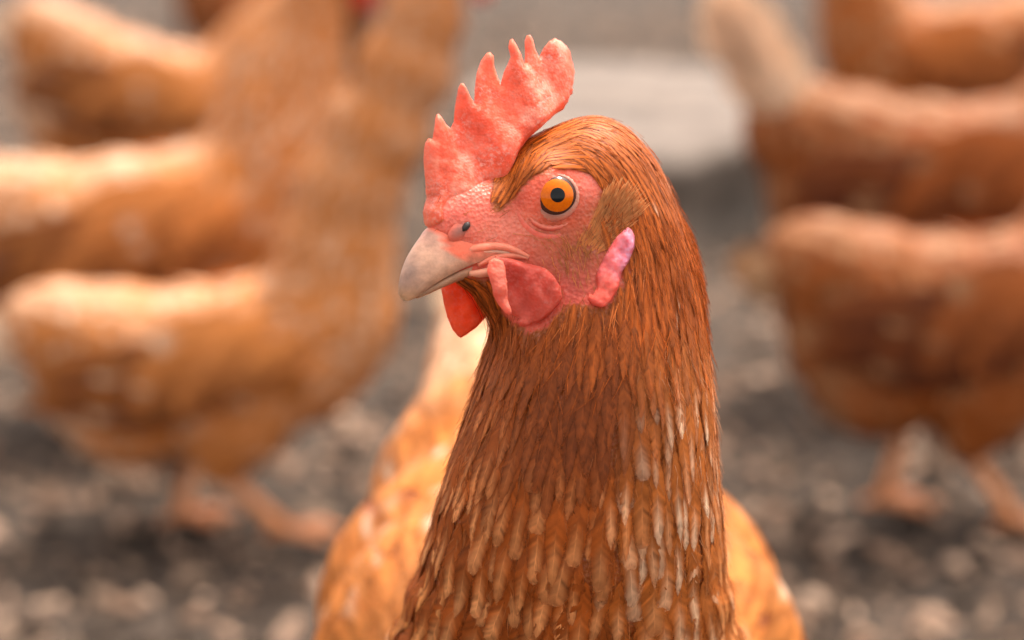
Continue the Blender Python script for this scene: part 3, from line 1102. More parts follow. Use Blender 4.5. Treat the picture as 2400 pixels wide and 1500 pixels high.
facing = -(Nn * unit(p - C0)).sum(1)
# throat: the front of the upper neck carries soft, short, broad-barbed plumes
cx = np.interp(pv, [r[0] for r in NECK], [r[1] for r in NECK])
hw = np.interp(pv, [r[0] for r in NECK], [r[2] for r in NECK])
lat = (pu - cx) / hw                                  # -1 .. 1 across the neck as seen from the front
front = (facing > 0.1) & (np.abs(lat) < .75) & (pv > 730) & (sp > 4)
# colours
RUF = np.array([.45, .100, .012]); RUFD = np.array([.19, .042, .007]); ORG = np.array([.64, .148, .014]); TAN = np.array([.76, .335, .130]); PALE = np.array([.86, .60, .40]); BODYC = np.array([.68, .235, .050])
wt = flow.w(p)
headw = wt[:, :5].sum(1); bodyw = wt[:, 6 + nk:].sum(1)
lown = sstep(6, 11, sp)
cen = RUF * (1 - lown[:, None]) + TAN * lown[:, None]
cen = cen * (1 - headw[:, None]) + ORG * .76 * headw[:, None]
cen = cen * (1 - bodyw[:, None]) + BODYC * bodyw[:, None]
edge = (RUF * .75 * (1 - lown[:, None]) + np.array([.30, .068, .010]) * lown[:, None]) * (1 - bodyw[:, None]) + np.array([.62, .21, .045]) * bodyw[:, None]
side_pale = sstep(.08, .40, lat) * sstep(780, 900, pv) * (1 - bodyw)
pp = np.clip(side_pale * sstep(830, 960, pv + 260 * np.clip(lat, 0, .6)) * np.where(rng.random(n) < .62, rng.uniform(.4, 1., n), rng.uniform(0, .2, n)), 0, 1)[:, None]
cen = cen * (1 - pp) + PALE * pp
from mathutils import noise as mnoise
lf = np.array([mnoise.noise((q[0] * 90, q[1] * 90, q[2] * 45)) for q in p])
dark = (rng.random(n) < .12) & (bodyw < .5)
cen[dark] *= .75
frontlow = (sstep(.75, .35, np.abs(lat)) * sstep(950, 1150, pv) * (bodyw < .5) * rng.uniform(.2, 1, n))[:, None]
cen = cen * (1 - .60 * frontlow) + np.array([.60, .225, .068]) * .60 * frontlow
cen = cen * (1 + .45 * lf * (1 - bodyw))[:, None]
throat = (sstep(.85, .2, np.abs(lat + .1)) * sstep(720, 790, pv) * sstep(1090, 960, pv) * (facing > 0))[:, None]  # throat shade painted into the feathers, on top of some real dark rufous
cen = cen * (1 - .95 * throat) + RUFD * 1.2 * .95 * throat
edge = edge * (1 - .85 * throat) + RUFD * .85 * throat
re_ = (sstep(.1, .45, lat) * sstep(700, 850, pv) * (1 - bodyw))[:, None]
edge = edge * (1 - .8 * re_) + np.array([.50, .15, .028]) * .8 * re_
rump = (sstep(.70, .78, p[:, 1]) * rng.uniform(.55, 1.2, n)).clip(0, 1)[:, None]
cen = cen * (1 - .85 * rump) + PALE * .88 * .85 * rump; edge = edge * (1 - .5 * rump) + PALE * .5 * rump
rs_ = (sstep(.1, .45, lat) * sstep(700, 850, pv) * (1 - bodyw))[:, None]
sidew = (sstep(.62, .95, np.abs(lat)) * sstep(1150, 1350, pv) * (1 - bodyw))[:, None]
cen = cen * (1 - .8 * sidew) + BODYC * .8 * sidew; edge = edge * (1 - .8 * sidew) + BODYC * .7 * .8 * sidew
basec = ((RUF * .78 * (1 - rs_) + np.array([.44, .125, .022]) * rs_) * (1 - bodyw[:, None]) + BODYC * .84 * bodyw[:, None]) * rng.uniform(.8, 1.2, (n, 1))
basec = basec * (1 - .5 * rump) + PALE * .8 * .5 * rump
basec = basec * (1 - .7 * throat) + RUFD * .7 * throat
shade = rng.uniform(.85, 1.15, (n, 1))
cen = cen * shade; edge = edge * shade * rng.uniform(.75, 1.0, (n, 1))
cen = np.where((bodyw > .5)[:, None] & (rng.random((n, 1)) < .08), PALE * .8, cen * np.where((bodyw > .5)[:, None], rng.uniform(.75, 1.15, (n, 1)), 1.0))
tip = cen * 1.05
tp = rng.random(n) < (.03 + .15 * side_pale + .08 * bodyw)
tp &= (throat[:, 0] < .15) & ~((lat < .1) & (bodyw < .5))
tip[tp] = tip[tp] * .4 + PALE * .6
lift = rng.uniform(.002, .016, n) * (1 - .5 * headw) + .03 * front
fray = np.where(front, .3, .14)
_, _, lat_l = local_ab(p)
nu_, nv_ = near_px(p)
hnear = np.linalg.norm(p - O_H, axis=1) < .045
side = rng.normal(0, .05, n) + rng.normal(0, .05, n) * lown
lore = hnear & (nu_ < 1262) & (nv_ > 375) & (nv_ < 505)
side = side + np.sign(lat_l) * np.where(lore, 1.0, np.where(hnear & (nv_ < 400) & (nu_ < 1330), .35, np.where(hnear & (nu_ < 1440) & (nv_ < 450), -.15, 0)))
path, nor = trace_paths(sd, flow, p, L_, side=side)

def over_eye(q):
    a_, b_ = near_px(q)
    return (((a_ - 1306) / 82) ** 2 + ((b_ - 457) / 66) ** 2 < 1) | inside_poly(a_, b_, [(1330, 405), (1390, 408), (1415, 450), (1400, 520), (1340, 540)])
hd = np.linalg.norm(p - O_H, axis=1) < .055
bad = np.zeros(n, bool)
for kx in (2, 3, 4, 5):
    bad[hd] |= over_eye(path[hd][:, kx])
keepf = ~bad
groups = [(sp < 3.2, 5, 'hackle', .06), ((sp >= 3.2) & (sp < 6.5), 8, 'hackle', .08), ((sp >= 6.5) & (bodyw < .5), 24, None, None), (bodyw >= .5, 10, 'round', .10)]
pieces = []; singles = []
# the 300 neck and breast feathers that show largest are parts of their own
infr = (pu > 0) & (pu < 2400) & (pv > 700) & (pv < 1490) & (facing > .15) & (sp >= 6.5) & (bodyw < .5)
area = np.where(infr, L_ * W_ * facing / pd ** 2 * rng.uniform(.8, 1.2, n), 0)
big = np.zeros(n, bool); big[np.argsort(-area)[:300]] = True
for gm, nb, shp, fr in groups:
    gm = gm & keepf
    subs = [(gm, shp, fr)] if shp else [(gm & (rng.random(n) < np.clip(1.25 - lown * (np.abs(lat) < .62), .15, 1)), 'hackle', .06)]
    if not shp:
        first = subs[0][0]
        subs.append((gm & ~first, 'round', .07))
    for m_, s_, f_ in subs:
        for sel, isbig in ((m_ & ~big, False), (m_ & big, True)):
            if not sel.any():
                continue
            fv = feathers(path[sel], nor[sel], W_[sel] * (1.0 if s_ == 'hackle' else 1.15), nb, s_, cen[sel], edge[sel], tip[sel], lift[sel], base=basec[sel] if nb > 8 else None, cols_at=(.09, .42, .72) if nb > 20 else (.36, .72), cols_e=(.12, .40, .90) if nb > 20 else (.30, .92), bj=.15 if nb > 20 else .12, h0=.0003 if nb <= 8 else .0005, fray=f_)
            if isbig:
                singles.append(fv)
            else:
                pieces.append(flat(fv))

# wisps: single loose barbs and fine filaments over throat and neck
m_ = rng.random(n) < np.where((sp > 3) & (sp < 8), .08, .0)
m_ |= front & (pv < 960)
idx = np.where(m_)[0]; idx = np.concatenate([idx, idx])
pw = p[idx] + rng.normal(0, .0015, (len(idx), 3)); pw = sd.snap(pw)
Lw = L_[idx] * rng.uniform(.3, .6, len(idx))
pathw, norw = trace_paths(sd, flow, pw, Lw, 5, rng.normal(0, .34, len(idx)))
cw = (RUF * .8 + ORG * .2) * rng.uniform(.6, 1.3, (len(idx), 1))
fv = feathers(pathw, norw, np.full(len(idx), .00022), 2, 'hair', cw, cw, cw, rng.uniform(.03, .12, len(idx)), h0=.001, fray=.05)
pieces.append(flat(fv))
idx = np.where((sp > 4.5) & (bodyw < .6))[0]; idx = np.concatenate([idx, idx, idx])
pw = sd.snap(p[idx] + rng.normal(0, .0025, (len(idx), 3)))
pathw, norw = trace_paths(sd, flow, pw, rng.uniform(.004, .008, len(idx)), 4, rng.normal(0, .30, len(idx)))
cw = (edge[idx] * .5 + cen[idx] * .5) * rng.uniform(.75, 1.25, (len(idx), 1))
fv = feathers(pathw, norw, np.full(len(idx), .00016), 2, 'hair', cw, cw, cw, rng.uniform(.06, .26, len(idx)), h0=.0008, fray=.05)
pieces.append(flat(fv))
a, b, c = join_flat(pieces)
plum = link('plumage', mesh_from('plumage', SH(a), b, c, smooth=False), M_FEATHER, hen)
plum['kind'] = 'stuff'
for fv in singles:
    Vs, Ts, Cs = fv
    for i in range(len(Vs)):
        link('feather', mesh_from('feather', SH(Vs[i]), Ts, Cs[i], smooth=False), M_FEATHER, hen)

# ---- tan fluff along the lower rim of the face
LOWER = np.array([(1180, 740), (1215, 768), (1245, 780), (1285, 775), (1312, 738), (1335, 708), (1375, 718), (1410, 724), (1440, 702), (1468, 642), (1490, 592), (1484, 545)], float)
pf = sample_surface(V, Q, 500000)
pf = pf[np.linalg.norm(pf - O_H, axis=1) < .05]
uf, vf = near_px(pf)
df = np.full(len(pf), 1e9)
for (xa, ya), (xb, yb) in zip(LOWER[:-1], LOWER[1:]):
    ff = np.clip(((uf - xa) * (xb - xa) + (vf - ya) * (yb - ya)) / ((xb - xa) ** 2 + (yb - ya) ** 2), 0, 1)
    df = np.minimum(df, np.hypot(uf - xa - ff * (xb - xa), vf - ya - ff * (yb - ya)))
pf = pf[(df < 34) & (~is_face(pf) | (df < 7)) & (rng.random(len(pf)) < .16)]
nf = len(pf)
pathf, norf = trace_paths(sd, flow, pf, rng.uniform(.006, .012, nf), 5, rng.normal(0, .22, nf))
cf = lin(196, 108, 48) * rng.uniform(.45, 1.25, (nf, 1))
fv = feathers(pathf, norf, np.full(nf, .00032), 3, 'hair', cf, cf * .8, cf * 1.3, rng.uniform(.02, .16, nf), h0=.0004, fray=.1)
a, b, c = flat(fv)
bd_ = link('fluff', mesh_from('fluff', SH(a), b, c, smooth=False), M_FEATHER, hen)
bd_['kind'] = 'stuff'

# ---- fine bristles on the bare face
pb = pc2 = sample_surface(V, Q, 500000)
pb = pb[np.linalg.norm(pb - O_H, axis=1) < .045]
pb = pb[is_face(pb)]
ub, vb = near_px(pb)
dens = np.full(len(pb), .014)
dens += .5 * np.exp(-(((ub - 1345) / 55) ** 2 + ((vb - 575) / 42) ** 2))
dens += .16 * np.exp(-(((ub - 1300) / 80) ** 2 + ((vb - 640) / 35) ** 2))
dens += .30 * np.exp(-(((ub - 1170) / 22) ** 2 + ((vb - 470) / 35) ** 2))
dens += .14 * np.exp(-(((ub - 1260) / 60) ** 2 + ((vb - 545) / 14) ** 2))
dens[(((ub - 1303) / 92) ** 2 + ((vb - 457) / 88) ** 2) < 1] = 0
pb = pb[rng.random(len(pb)) < dens * .9]
nbk = len(pb)
Lb = rng.uniform(.0025, .0055, nbk)
pthb, nrb = trace_paths(sd, flow, pb, Lb, 5, rng.normal(.25, .25, nbk))
cb = np.array([.50, .19, .055]) * rng.uniform(.6, 1.4, (nbk, 1))
fv = feathers(pthb, nrb, np.full(nbk, .00017), 2, 'hair', cb, cb, cb, rng.uniform(.05, .22, nbk), h0=.0002, fray=.02)
a, b, c = flat(fv)
br = link('bristles', mesh_from('bristles', SH(a), b, c, smooth=False), M_FEATHER, hen)
br['kind'] = 'stuff'

# ---- comb
COMB = [(1000, 530), (996, 493), (1006, 460), (1000, 420), (995, 377), (995, 350), (997, 335), (1003, 325), (1013, 326), (1015, 310), (1021, 278), (1026, 267), (1032, 266), (1040, 274), (1051, 290), (1063, 299), (1071, 283), (1072, 250), (1077, 205),
        (1082, 195), (1088, 195), (1095, 207), (1105, 230), (1112, 239), (1113, 210), (1120, 173), (1132, 141), (1143, 124), (1150, 122), (1157, 132), (1159, 155), (1166, 178), (1173, 199), (1178, 170), (1190, 135), (1185, 112), (1189, 96), (1196, 92),
        (1204, 103), (1215, 124), (1224, 152), (1228, 127), (1228, 97), (1233, 84), (1241, 82), (1248, 93), (1254, 115), (1264, 134), (1273, 113), (1286, 97), (1304, 88), (1312, 92), (1325, 93), (1344, 103), (1351, 113), (1354, 122), (1358, 140), (1364, 164), (1359, 178), (1358, 190),
        (1353, 203), (1354, 217), (1346, 222), (1341, 238), (1327, 257), (1300, 272), (1268, 294), (1232, 326), (1207, 362), (1190, 400), (1180, 440), (1160, 490), (1120, 520), (1060, 545), (1030, 548)]
base_line = np.array([(1000, 530), (1060, 470), (1120, 420), (1180, 350), (1260, 296), (1300, 274)])
O2 = HM(1150, 400); e1 = -Fh; e2 = Uh


def to2(u, v, l=0.0):
    q = HM(u, v, l) - O2
    return (float(q @ e1), float(q @ e2))


comb2 = [to2(u, v) for u, v in COMB]
bl2 = np.array([to2(u, v) for u, v in base_line])


def seg_dist(s, t, line):
    best = np.full(s.shape, 1e9)
    for a, b in zip(line[:-1], line[1:]):
        ab = b - a; f = np.clip(((s - a[0]) * ab[0] + (t - a[1]) * ab[1]) / (ab @ ab), 0, 1)
        best = np.minimum(best, np.hypot(s - a[0] - f * ab[0], t - a[1] - f * ab[1]))
    return best


def comb_half(d, s, t):
    bd = seg_dist(s, t, bl2)
    core = .0011 + .0034 * np.exp(-(bd / .007) ** 2) + .0009 * np.exp(-(bd / .02) ** 2)
    rip =   .0001 * np.sin(s * 900 + 3 * np.sin(t * 500)) * np.sin(t * 800 + 1)
    return core * np.sqrt(np.clip(d / .0022, 0, 1)) + rip * np.clip(d / .003, 0, 1)


def comb_bend(s, t):
    return .0012 * np.sin(s * 170) + .0008 * np.sin(s * 420 + t * 200) - .0025 * np.clip((s - .008) / .015, 0, 1) ** 2


V2, F2, d2, st = inflate(comb2, e1, e2, Lh, O2, comb_half, .0007, comb_bend)
cr = lin(252, 112, 80); cp = lin(252, 156, 128); ch = lin(248, 84, 54)
tt = .7 * np.clip(1 - d2 / .002, 0, 1)[:, None] ** 1.5
hot = np.exp(-((st[:, 0] + .004) / .012) ** 2 - ((st[:, 1] - .008) / .010) ** 2)[:, None]
cc = cr * (1 - .55 * tt) + cp * .55 * tt
cc = cc * (1 - .5 * hot) + ch * .5 * hot
lfc = np.array([mnoise.noise((a_ * 260, b_ * 260, 1.7)) + .9 * mnoise.noise((a_ * 800, b_ * 800, 4.1)) for a_, b_ in st])
ww = np.exp(-((st[:, 0] + .010) / .007) ** 2 - ((st[:, 1] + .001) / .006) ** 2) + .9 * np.exp(-((st[:, 0] - .55 * (st[:, 1] - .012) - .008) / .004) ** 2) * sstep(.002, .012, st[:, 1])
sc_ = np.clip(.0 + .30 * ww + .50 * lfc * (.35 + ww), 0, .7)[:, None]
cc = cc * (1 - .22 * np.clip(-lfc * 1.6, 0, 1))[:, None]
cc = cc * (1 - sc_) + lin(255, 190, 165) * sc_
comb = link('comb', mesh_from('comb', SH(V2), F2, cc), M_COMB, hen)


# ---- beak
def loft_beak(top, bot, wid, ns=14, power=0.8, under=False):
    """rows of arched sections between two traced profile lines of the midplane"""
    n = len(top); V = []
    for i in range(n):
        c = bot[i]; up = top[i] - bot[i]
        for j in range(ns + 1):
            a = math.pi * j / ns
            x = math.cos(a); y = math.sin(a) ** power
            V.append(c + Lh * wid[i] * x * mm + up * y)
    Fc = []
    for i in range(n - 1):
        for j in range(ns):
            Fc.append([i * (ns + 1) + j, i * (ns + 1) + j + 1, (i + 1) * (ns + 1) + j + 1, (i + 1) * (ns + 1) + j])
        Fc.append([i * (ns + 1) + ns, i * (ns + 1), (i + 1) * (ns + 1), (i + 1) * (ns + 1) + ns])
    Fc.append([(n - 1) * (ns + 1) + j for j in range(ns + 1)][::-1]); Fc.append([j for j in range(ns + 1)])
    return np.array(V), Fc


nB = 26
top = spline([HM(*q) for q in [(1110, 530), (1060, 530), (1006, 532), (986, 555), (966, 584), (951, 612), (941, 640), (936, 668), (936, 690), (943, 701)]], nB)
bot = spline([HM(*q) for q in [(1185, 600), (1150, 604), (1110, 612), (1078, 624), (1050, 638), (1022, 654), (1000, 669), (982, 685), (966, 699), (951, 706)]], nB)
wid = np.interp(np.linspace(0, 1, nB), [0, .25, .5, .7, .85, .95, 1], [7.0, 6.6, 5.2, 3.9, 2.5, 1.5, .7])
Vb, Fb = loft_beak(top, bot, wid)
f = np.repeat(np.linspace(0, 1, nB), 15)
hor = np.stack([np.interp(f, [0, .3, .45, .62, .75, .85, 1], [c_[k] for c_ in (lin(232, 150, 128), lin(232, 172, 150), lin(226, 178, 152), lin(214, 164, 138), lin(176, 138, 120), lin(206, 158, 124), lin(230, 182, 138))]) for k in range(3)], 1)
jj = np.tile(np.arange(15), nB); low = (np.abs(jj - 7) / 7.0)[:, None] ** 2
hor = hor * (1 - .5 * low) + lin(236, 186, 150) * .5 * low
bu, bv, _ = project(Vb)
skin_ = inside_poly(bu, bv, [(985, 500), (1004, 536), (1022, 545), (1040, 572), (1056, 596), (1075, 604), (1120, 594), (1160, 584), (1240, 590), (1240, 480)])
hor[skin_] = lin(240, 118, 88)
gz = np.exp(-((bu - 962) / 20) ** 2 - ((bv - 630) / 26) ** 2)[:, None] * .75 + .35 * np.exp(-((bu - 1010) / 16) ** 2 - ((bv - 556) / 20) ** 2)[:, None]
hor = hor * (1 - gz) + lin(150, 128, 118) * gz
hor = hor * np.array([1 + .16 * mnoise.noise((q * 40, jq * .9, 2.)) + .10 * mnoise.noise((q * 9, jq * 2.5, 7.)) for q, jq in zip(f, jj)])[:, None]
hor = hor * np.where(skin_, 1., .80)[:, None]
up_b = link('upper_beak', mesh_from('upper_beak', SH(Vb), Fb, hor), M_HORN, hen)
nL = 16
topl = spline([HM(*q) for q in [(1190, 604), (1150, 608), (1110, 618), (1070, 634), (1030, 655), (995, 677), (975, 690)]], nL)
botl = spline([HM(*q) for q in [(1190, 652), (1150, 656), (1110, 654), (1070, 660), (1030, 677), (995, 693), (976, 700)]], nL)
widl = np.interp(np.linspace(0, 1, nL), [0, .3, .7, 1], [6.8, 6.0, 3.6, 1.2])
Vb, Fb = loft_beak(botl, topl, widl)
cl = np.stack([np.interp(np.repeat(np.linspace(0, 1, nL), 15), [0, .4, 1], [c_[k] for c_ in (lin(224, 150, 122), lin(198, 154, 124), lin(180, 146, 120))]) for k in range(3)], 1)
link('lower_beak', mesh_from('lower_beak', SH(Vb), Fb, cl), M_HORN, hen)


def both(build):
    """build for the side we see and mirrored for the far side"""
    for s in (1, -1):
        build((lambda q: q) if s > 0 else mirror, s)


def surf(u, v, off=0.0):
    h = sd.hit(u, v)
    if h is None:
        h = HM(u, v, 8)
    return h + sd.normal(h[None])[0] * off


# nostril: a grey flap over a dark slit
def nostril(mf, s):
    h = surf(1079, 541); N = unit(sd.normal(h[None])[0] * .4 + Lh)
    ax = unit(HM(1108, 520) - HM(1050, 562)); ax = unit(ax - N * (ax @ N)); b2 = np.cross(N, ax)
    Vn = []; Fn = []; nu, nv = 18, 8
    for i in range(nv + 1):
        r = i / nv
        for j in range(nu):
            a = 2 * math.pi * j / nu
            Vn.append(h + ax * math.cos(a) * r * .0036 + b2 * math.sin(a) * r * .0021 + N * (.0007 * (1 - r ** 2.2) - .0003))
    for i in range(nv):
        for j in range(nu):
            k = (j + 1) % nu
            Fn.append([i * nu + j, (i + 1) * nu + j, (i + 1) * nu + k, i * nu + k])
    Vn = mf(np.array(Vn))
    rr = np.repeat(np.linspace(0, 1, nv + 1), nu)[:, None]
    cn = lin(168, 108, 96) * (1 - rr ** 2) + lin(226, 106, 84) * rr ** 2
    o = link('nostril', mesh_from('nostril', SH(Vn), Fn, cn), M_HORN, up_b)
    hs = h + ax * .0017 + N * .0003 + b2 * .0001
    ax2 = unit(ax + b2 * .35)
    Vs, Fs = tube(mf(np.array([hs - ax2 * .0014, hs - ax2 * .0006 + N * .0001, hs + ax2 * .0006 + N * .0001, hs + ax2 * .0014 - N * .0002])), [.0002, .0008, .0009, .0003], 8)
    link('nostril_slit', mesh_from('nostril_slit', SH(Vs), Fs, np.broadcast_to((.035, .028, .026), Vs.shape)), M_HORN, up_b)


both(nostril)


# gape folds at the corner of the mouth
def gape(mf, s):
    l1 = [(1070, 596), (1110, 582), (1150, 577), (1185, 580), (1215, 591), (1240, 603)]
    l2 = [(1120, 622), (1150, 608), (1180, 601), (1210, 600), (1238, 605)]
    l3 = [(1120, 592), (1150, 588), (1180, 591), (1205, 597)]
    l4 = [(1100, 640), (1125, 640), (1150, 636), (1160, 628)]
    ps = []
    for lst, r, c in ((l1, [.0006, .0012, .0014, .0013, .0011, .0006], lin(238, 140, 112)), (l2, [.0007, .001, .0011, .001, .0006], lin(238, 136, 108)), (l3, [.0004, .0008, .0008, .0004], lin(236, 176, 150)), (l4, [.0008, .0014, .0015, .0007], lin(230, 160, 130))):
        pts = spline([surf(u, v, .0003) for u, v in lst], 16)
        rad = .8 * np.interp(np.linspace(0, 1, 16), np.linspace(0, 1, len(r)), r)
        Vt, Ft = tube(mf(pts), rad, 10)
        ps.append((Vt, Ft, np.broadcast_to(c, Vt.shape)))
    Vt, Ft, Ct = merge(ps)
    link('gape_fold', mesh_from('gape_fold', SH(Vt), Ft, Ct), M_LID, hen)


both(gape)


# eye
def eye(mf, s):
    h = surf(1303, 457, .0011); ax = unit(Lh * .95 + Fh * .32 + Uh * .02)
    e_u = unit(Uh - ax * (Uh @ ax)); e_r = np.cross(e_u, ax)
    RB = .0066
    cb = h + ax * (.0006 - RB)

    def cap(r0, r1, rad, nr, nu=40, ecc=None):
        Vc = []; Fc = []
        for i in range(nr + 1):
            r = r0 + (r1 - r0) * i / nr
            for j in range(nu):
                a = 2 * math.pi * j / nu
                z = math.sqrt(max(rad * rad - r * r, 0))
                Vc.append(cb + ax * z + (e_r * math.cos(a) + e_u * math.sin(a)) * r)
        for i in range(nr):
            for j in range(nu):
                k = (j + 1) % nu
                Fc.append([i * nu + j, (i + 1) * nu + j, (i + 1) * nu + k, i * nu + k])
        Vc = mf(np.array(Vc))
        if s < 0:
            Fc = [q[::-1] for q in Fc]
        return Vc, [q[::-1] for q in Fc]
    Ve, Fe = cap(.0, .0062, RB, 16)
    ball = link('eye', mesh_from('eye', SH(Ve), Fe), M_BALL, hen)
    Vi, Fi = cap(.0016, .00415, RB + .00008, 10)
    link('iris', mesh_from('iris', SH(Vi), Fi), M_IRIS, ball)
    Vp, Fp = cap(.0, .00185, RB + .00014, 8)
    link('pupil', mesh_from('pupil', SH(Vp), Fp), M_PUPIL, ball)
    # lids: pale rim, groove, red fold, groove, outer fold
    prof = [(.0044, -.0014), (.0045, -.0003), (.0048, .0003), (.0053, .0005), (.0058, .0003), (.00615, -.0003), (.0066, .0003), (.0071, .0006), (.0077, .0003), (.0081, -.0003), (.0088, .0000), (.0094, -.0002), (.0101, -.0012), (.0108, -.0028)]
    pcol = [lin(120, 70, 60), lin(150, 100, 90), lin(186, 128, 110), lin(222, 156, 136), lin(224, 140, 120), lin(146, 48, 40), lin(226, 116, 94), lin(236, 128, 106), lin(206, 86, 68), lin(160, 56, 46), lin(230, 108, 88), lin(232, 110, 92), red, red]
    nu = 96; Vr = []; Fr = []; Cr = []
    for j in range(nu):
        a = 2 * math.pi * j / nu
        sh = 1 + .05 * math.cos(2 * (a - .9)) + .02 * math.cos(3 * a + .5)
        for i, (r, hh) in enumerate(prof):
            r = r * (1.0 if i < 2 else 1.10)
            r2 = r * (1 + (sh - 1) * (1.0 if i < 9 else .6))
            if i < 5:
                r2 = r2 - .00055 * max(0, math.sin(a - 2.5)) ** 3 + .0003 * max(0, math.cos(a - 3.9))
            wob = .00012 * math.sin(a * 31 + i) * (2 < i < 12)
            rr_ = cb + (e_r * math.cos(a) + e_u * math.sin(a)) * r2
            zz = math.sqrt(max(RB * RB - min(r2, .0062) ** 2, 0)) if i < 5 else math.sqrt(RB * RB - .0062 ** 2) + (i > 5) * -.0004
            base = rr_ + ax * (zz + hh * 1.35 + wob)
            if i >= 9:                                        # outer folds lie on the skin
                hs = sd.snap(base[None], 3)[0]; nn = sd.normal(hs[None])[0]
                f = (i - 8) / 5.0
                base = base * (1 - min(f, 1)) + (hs + nn * (.0005 - .0012 * max(0, f - .5))) * min(f, 1)
            Vr.append(base); Cr.append(pcol[i])
    m_ = len(prof)
    for j in range(nu):
        k = (j + 1) % nu
        for i in range(m_ - 1):
            Fr.append([j * m_ + i, k * m_ + i, k * m_ + i + 1, j * m_ + i + 1][::(1 if s < 0 else -1)])
    Vr = mf(np.array(Vr))
    link('eyelid', mesh_from('eyelid', SH(Vr), Fr, np.array(Cr)), M_LID, hen)


both(eye)


# wattles
def wattle(lobe, ridge, l, s, tilt, col, colr):
    def plane(poly, ll):
        o = HM(1230, 690, ll); n = unit(Lh + tilt * Uh); x1 = unit(-Fh - n * (-Fh @ n)); x2 = np.cross(n, x1)
        if x2 @ Uh < 0:
            x2 = -x2
        out = []
        for u, v in poly:
            r = ray(float(u), float(v)); t = ((o - C0) @ n) / (r @ n); q = C0 + r * t - o
            out.append((float(q @ x1), float(q @ x2)))
        return out, x1, x2, n, o
    ps = []
    pl, x1, x2, n_, o_ = plane(lobe, l)
    V1, F1, d1, st1 = inflate(pl, x1, x2, n_, o_, lambda d, a, b: .0013 * np.sqrt(np.clip(d / .0016, 0, 1)) + .00015 * np.clip(1 - np.abs(d - .0018) / .0014, 0, 1) + .00025 * np.sin(a * 1300 + 2 * np.sin(b * 700)) * np.clip(d / .002, 0, 1), .0007, lambda a, b: .0016 * np.sin(a * 260) + .0012 * np.sin(b * 300 + a * 200) + .0004 * np.sin(a * 900 + b * 500))
    t = np.clip(1 - d1 / .0028, 0, 1)[:, None]
    gg = sstep(-.004, .005, st1[:, 1])[:, None] * (1 if s > 0 else 0)
    ps.append((V1, [list(q) for q in F1], (col * (1 - .35 * t) + colr * .35 * t) * (1 - .6 * gg) + lin(188, 76, 66) * .6 * gg))
    if ridge:
        pl, x1, x2, n_, o_ = plane(ridge, l + 2.2 * s)
        V1, F1, d1, _ = inflate(pl, x1, x2, n_, o_, lambda d, a, b: .0011 * np.sqrt(np.clip(d / .0014, 0, 1)) + .0002 * np.sin(b * 1500) * np.clip(d / .001, 0, 1), .0007, lambda a, b: .0005 * np.sin(b * 700))
        ps.append((V1, [list(q) for q in F1], np.broadcast_to(colr, V1.shape)))
    Vw, Fw, Cw = merge(ps)
    return link('wattle', mesh_from('wattle', SH(Vw), Fw, Cw), M_WATTLE, hen)


LOBE = [(1160, 600), (1195, 606), (1235, 618), (1270, 632), (1291, 652), (1303, 678), (1306, 700), (1300, 718), (1284, 738), (1261, 755), (1234, 766), (1222, 764), (1217, 752), (1222, 745), (1206, 734), (1192, 716), (1184, 690), (1176, 650)]
RIDGE = [(1147, 612), (1160, 604), (1180, 612), (1187, 628), (1186, 650), (1187, 672), (1191, 700), (1199, 722), (1199, 735), (1192, 739), (1184, 733), (1170, 714), (1156, 690), (1148, 662), (1143, 635)]
wattle(LOBE, RIDGE, 12.8, 1, .12, lin(226, 104, 86), lin(244, 138, 116))
FARW = [(1034, 650), (1031, 680), (1035, 710), (1044, 742), (1057, 772), (1070, 788), (1077, 792), (1090, 785), (1114, 762), (1144, 738), (1172, 724), (1165, 690), (1130, 660), (1090, 640)]
wattle(FARW, None, -9.5, -1, 0.0, lin(252, 104, 58), lin(252, 140, 100))


# earlobes
def lobe(mf, s):
    EAR = [(1470, 532), (1478, 536), (1485, 552), (1484, 580), (1472, 612), (1456, 637), (1450, 668), (1435, 702), (1418, 719), (1406, 722), (1388, 715), (1380, 703), (1384, 690), (1392, 692), (1400, 672), (1398, 650), (1404, 630), (1412, 614), (1426, 584), (1444, 556), (1460, 540)]
    o = surf(1435, 635); n_ = -FW; x1 = XR; x2 = UP
    pl = []
    for u, v in EAR:
        r = ray(float(u), float(v)); q = C0 + r * (((o - C0) @ n_) / (r @ n_)) - o
        pl.append((float(q @ x1) * 1.06, float(q @ x2)))

    def lie(a, b):                                  # the flap lies on the cheek and follows it
        base = o + a[:, None] * x1 + b[:, None] * x2
        uu, vv, _ = project(base)
        z = np.array([((lambda h: (h - o) @ n_ if h is not None else np.nan)(sd.hit(x, y))) for x, y in zip(uu, vv)])
        z = np.where(np.isnan(z), np.nanmin(z), z)
        return np.maximum(z, -.006) + .0011 + .0010 * sstep(.002, .0035, a - .25 * b) + .0004 * np.sin(a * 800 + b * 300) * np.sin(b * 600)
    V1, F1, d1, st1 = inflate(pl, x1, x2, n_, o, lambda d, a, b: .0009 * np.sqrt(np.clip(d / .0016, 0, 1)) + .0003 * np.sin(a * 1500 + 2 * np.sin(b * 900)) * np.sin(b * 1100) * np.clip(d / .002, 0, 1), .0007, lie)
    upm = sstep(-.005, .003, st1[:, 1])[:, None] * (.35 + .65 * sstep(-.002, .0035, st1[:, 0] - .25 * st1[:, 1]))[:, None]
    nz = (.5 + .5 * np.sin(st1[:, 0] * 2100 + 3 * np.sin(st1[:, 1] * 1500)) * np.sin(st1[:, 1] * 1900))[:, None]
    lil = lin(214, 150, 178) * nz + lin(208, 84, 98) * (1 - nz)
    cc = lin(234, 96, 80) * (1 - upm) + lil * upm
    Fq = [list(q) for q in F1]
    if s < 0:
        Fq = [q[::-1] for q in Fq]
    link('earlobe', mesh_from('earlobe', SH(mf(V1)), Fq, cc), M_LOBE, hen)


both(lobe)


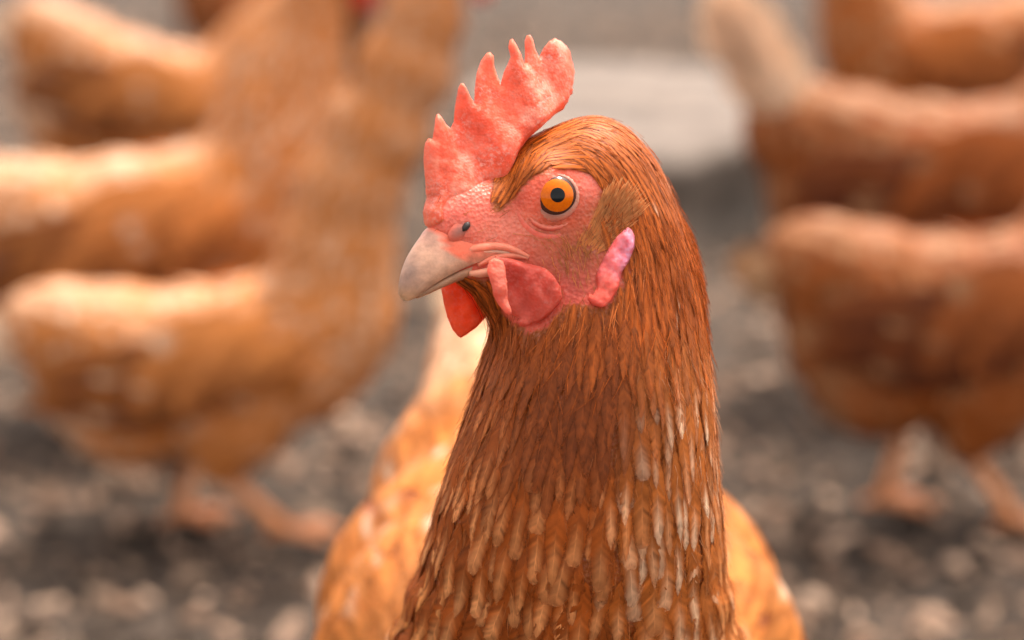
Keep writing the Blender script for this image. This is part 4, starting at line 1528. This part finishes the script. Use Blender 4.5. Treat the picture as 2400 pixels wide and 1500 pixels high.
# ear tufts: a brush of short tan filaments behind the eye
def tuft(mf, s):
    TP = [(1340, 590), (1388, 520), (1402, 478), (1422, 458), (1455, 458), (1478, 478), (1488, 510), (1470, 536), (1440, 560), (1400, 600)]
    m = 1800
    uu = rng.uniform(1335, 1495, m); vv = rng.uniform(450, 610, m)
    k = inside_poly(uu, vv, TP) & (rng.random(m) < np.clip(.12 + .88 * sstep(1345, 1450, uu + .35 * (560 - vv)), 0, 1)); uu = uu[k]; vv = vv[k]
    roots = []
    for u, v in zip(uu, vv):
        h = sd.hit(u, v)
        roots.append(h if h is not None else HM(u, v, 12))
    roots = np.array(roots); m = len(roots); N = sd.normal(roots)
    du = uu - 1335; dv = vv - 640
    dr = unit(np.stack([du, dv], 1) + rng.normal(0, 13, (m, 2)))
    D = dr[:, :1] * XR - dr[:, 1:] * UP
    D = unit(D - N * (D * N).sum(1, keepdims=True))
    rad = np.clip(np.hypot(du, dv) / 200, 0, 1)
    L = (.0030 + .0020 * rad) * rng.uniform(.7, 1.15, m)
    K = 5; path = np.zeros((m, K, 3)); nor = np.zeros((m, K, 3))
    for q in range(K):
        f = q / (K - 1)
        path[:, q] = roots + D * (L * f)[:, None] + N * (L * (.10 * rad + .04 + .22 * np.clip((rad - .72) / .28, 0, 1) * rng.random(m)) * f)[:, None]; nor[:, q] = N
    c = np.array([.88, .37, .13]) * rng.uniform(.7, 1.1, (m, 1))
    c2 = np.array([.94, .52, .24]) * rng.uniform(.85, 1.1, (m, 1))
    fv = feathers(path, nor, np.full(m, .0004), 2, 'hair', c, c, c2, np.zeros(m), h0=.0002, fray=.05)
    a, b, cc = flat(fv)
    o = link('ear_tuft', mesh_from('ear_tuft', SH(mf(a)), b, cc, smooth=False), M_TUFT, hen)
    o['kind'] = 'stuff'


both(tuft)

# ---- legs, wings and tail of the sharp hen (mostly below the frame)
BDIR = unit(np.array([.10, -1.0, 0]))
BX = BDIR; BY = np.array([-BX[1], BX[0], 0])


def hen_tf(p):
    p = np.asarray(p, float)
    return p[..., :1] * BX + p[..., 1:2] * BY + p[..., 2:] * np.array([0, 0, 1.0])


for sg in (-1, 1):
    leg_parts((-.005, sg * .042, .135), (.012, sg * .040, .010), hen, hen_tf)
tl = link('tail', mesh_from('tail', *tube(hen_tf([(-.15, 0, .315), (-.185, 0, .345), (-.215, 0, .375)]), [.028, .024, .008], 10), np.broadcast_to(PALE, (30, 3))), M_FEATHER, hen)
tail_feathers(hen_tf, (-.165, 0, .325), .55, 8, .10, .030, tl, M_FEATHER, PALE * .95, PALE)
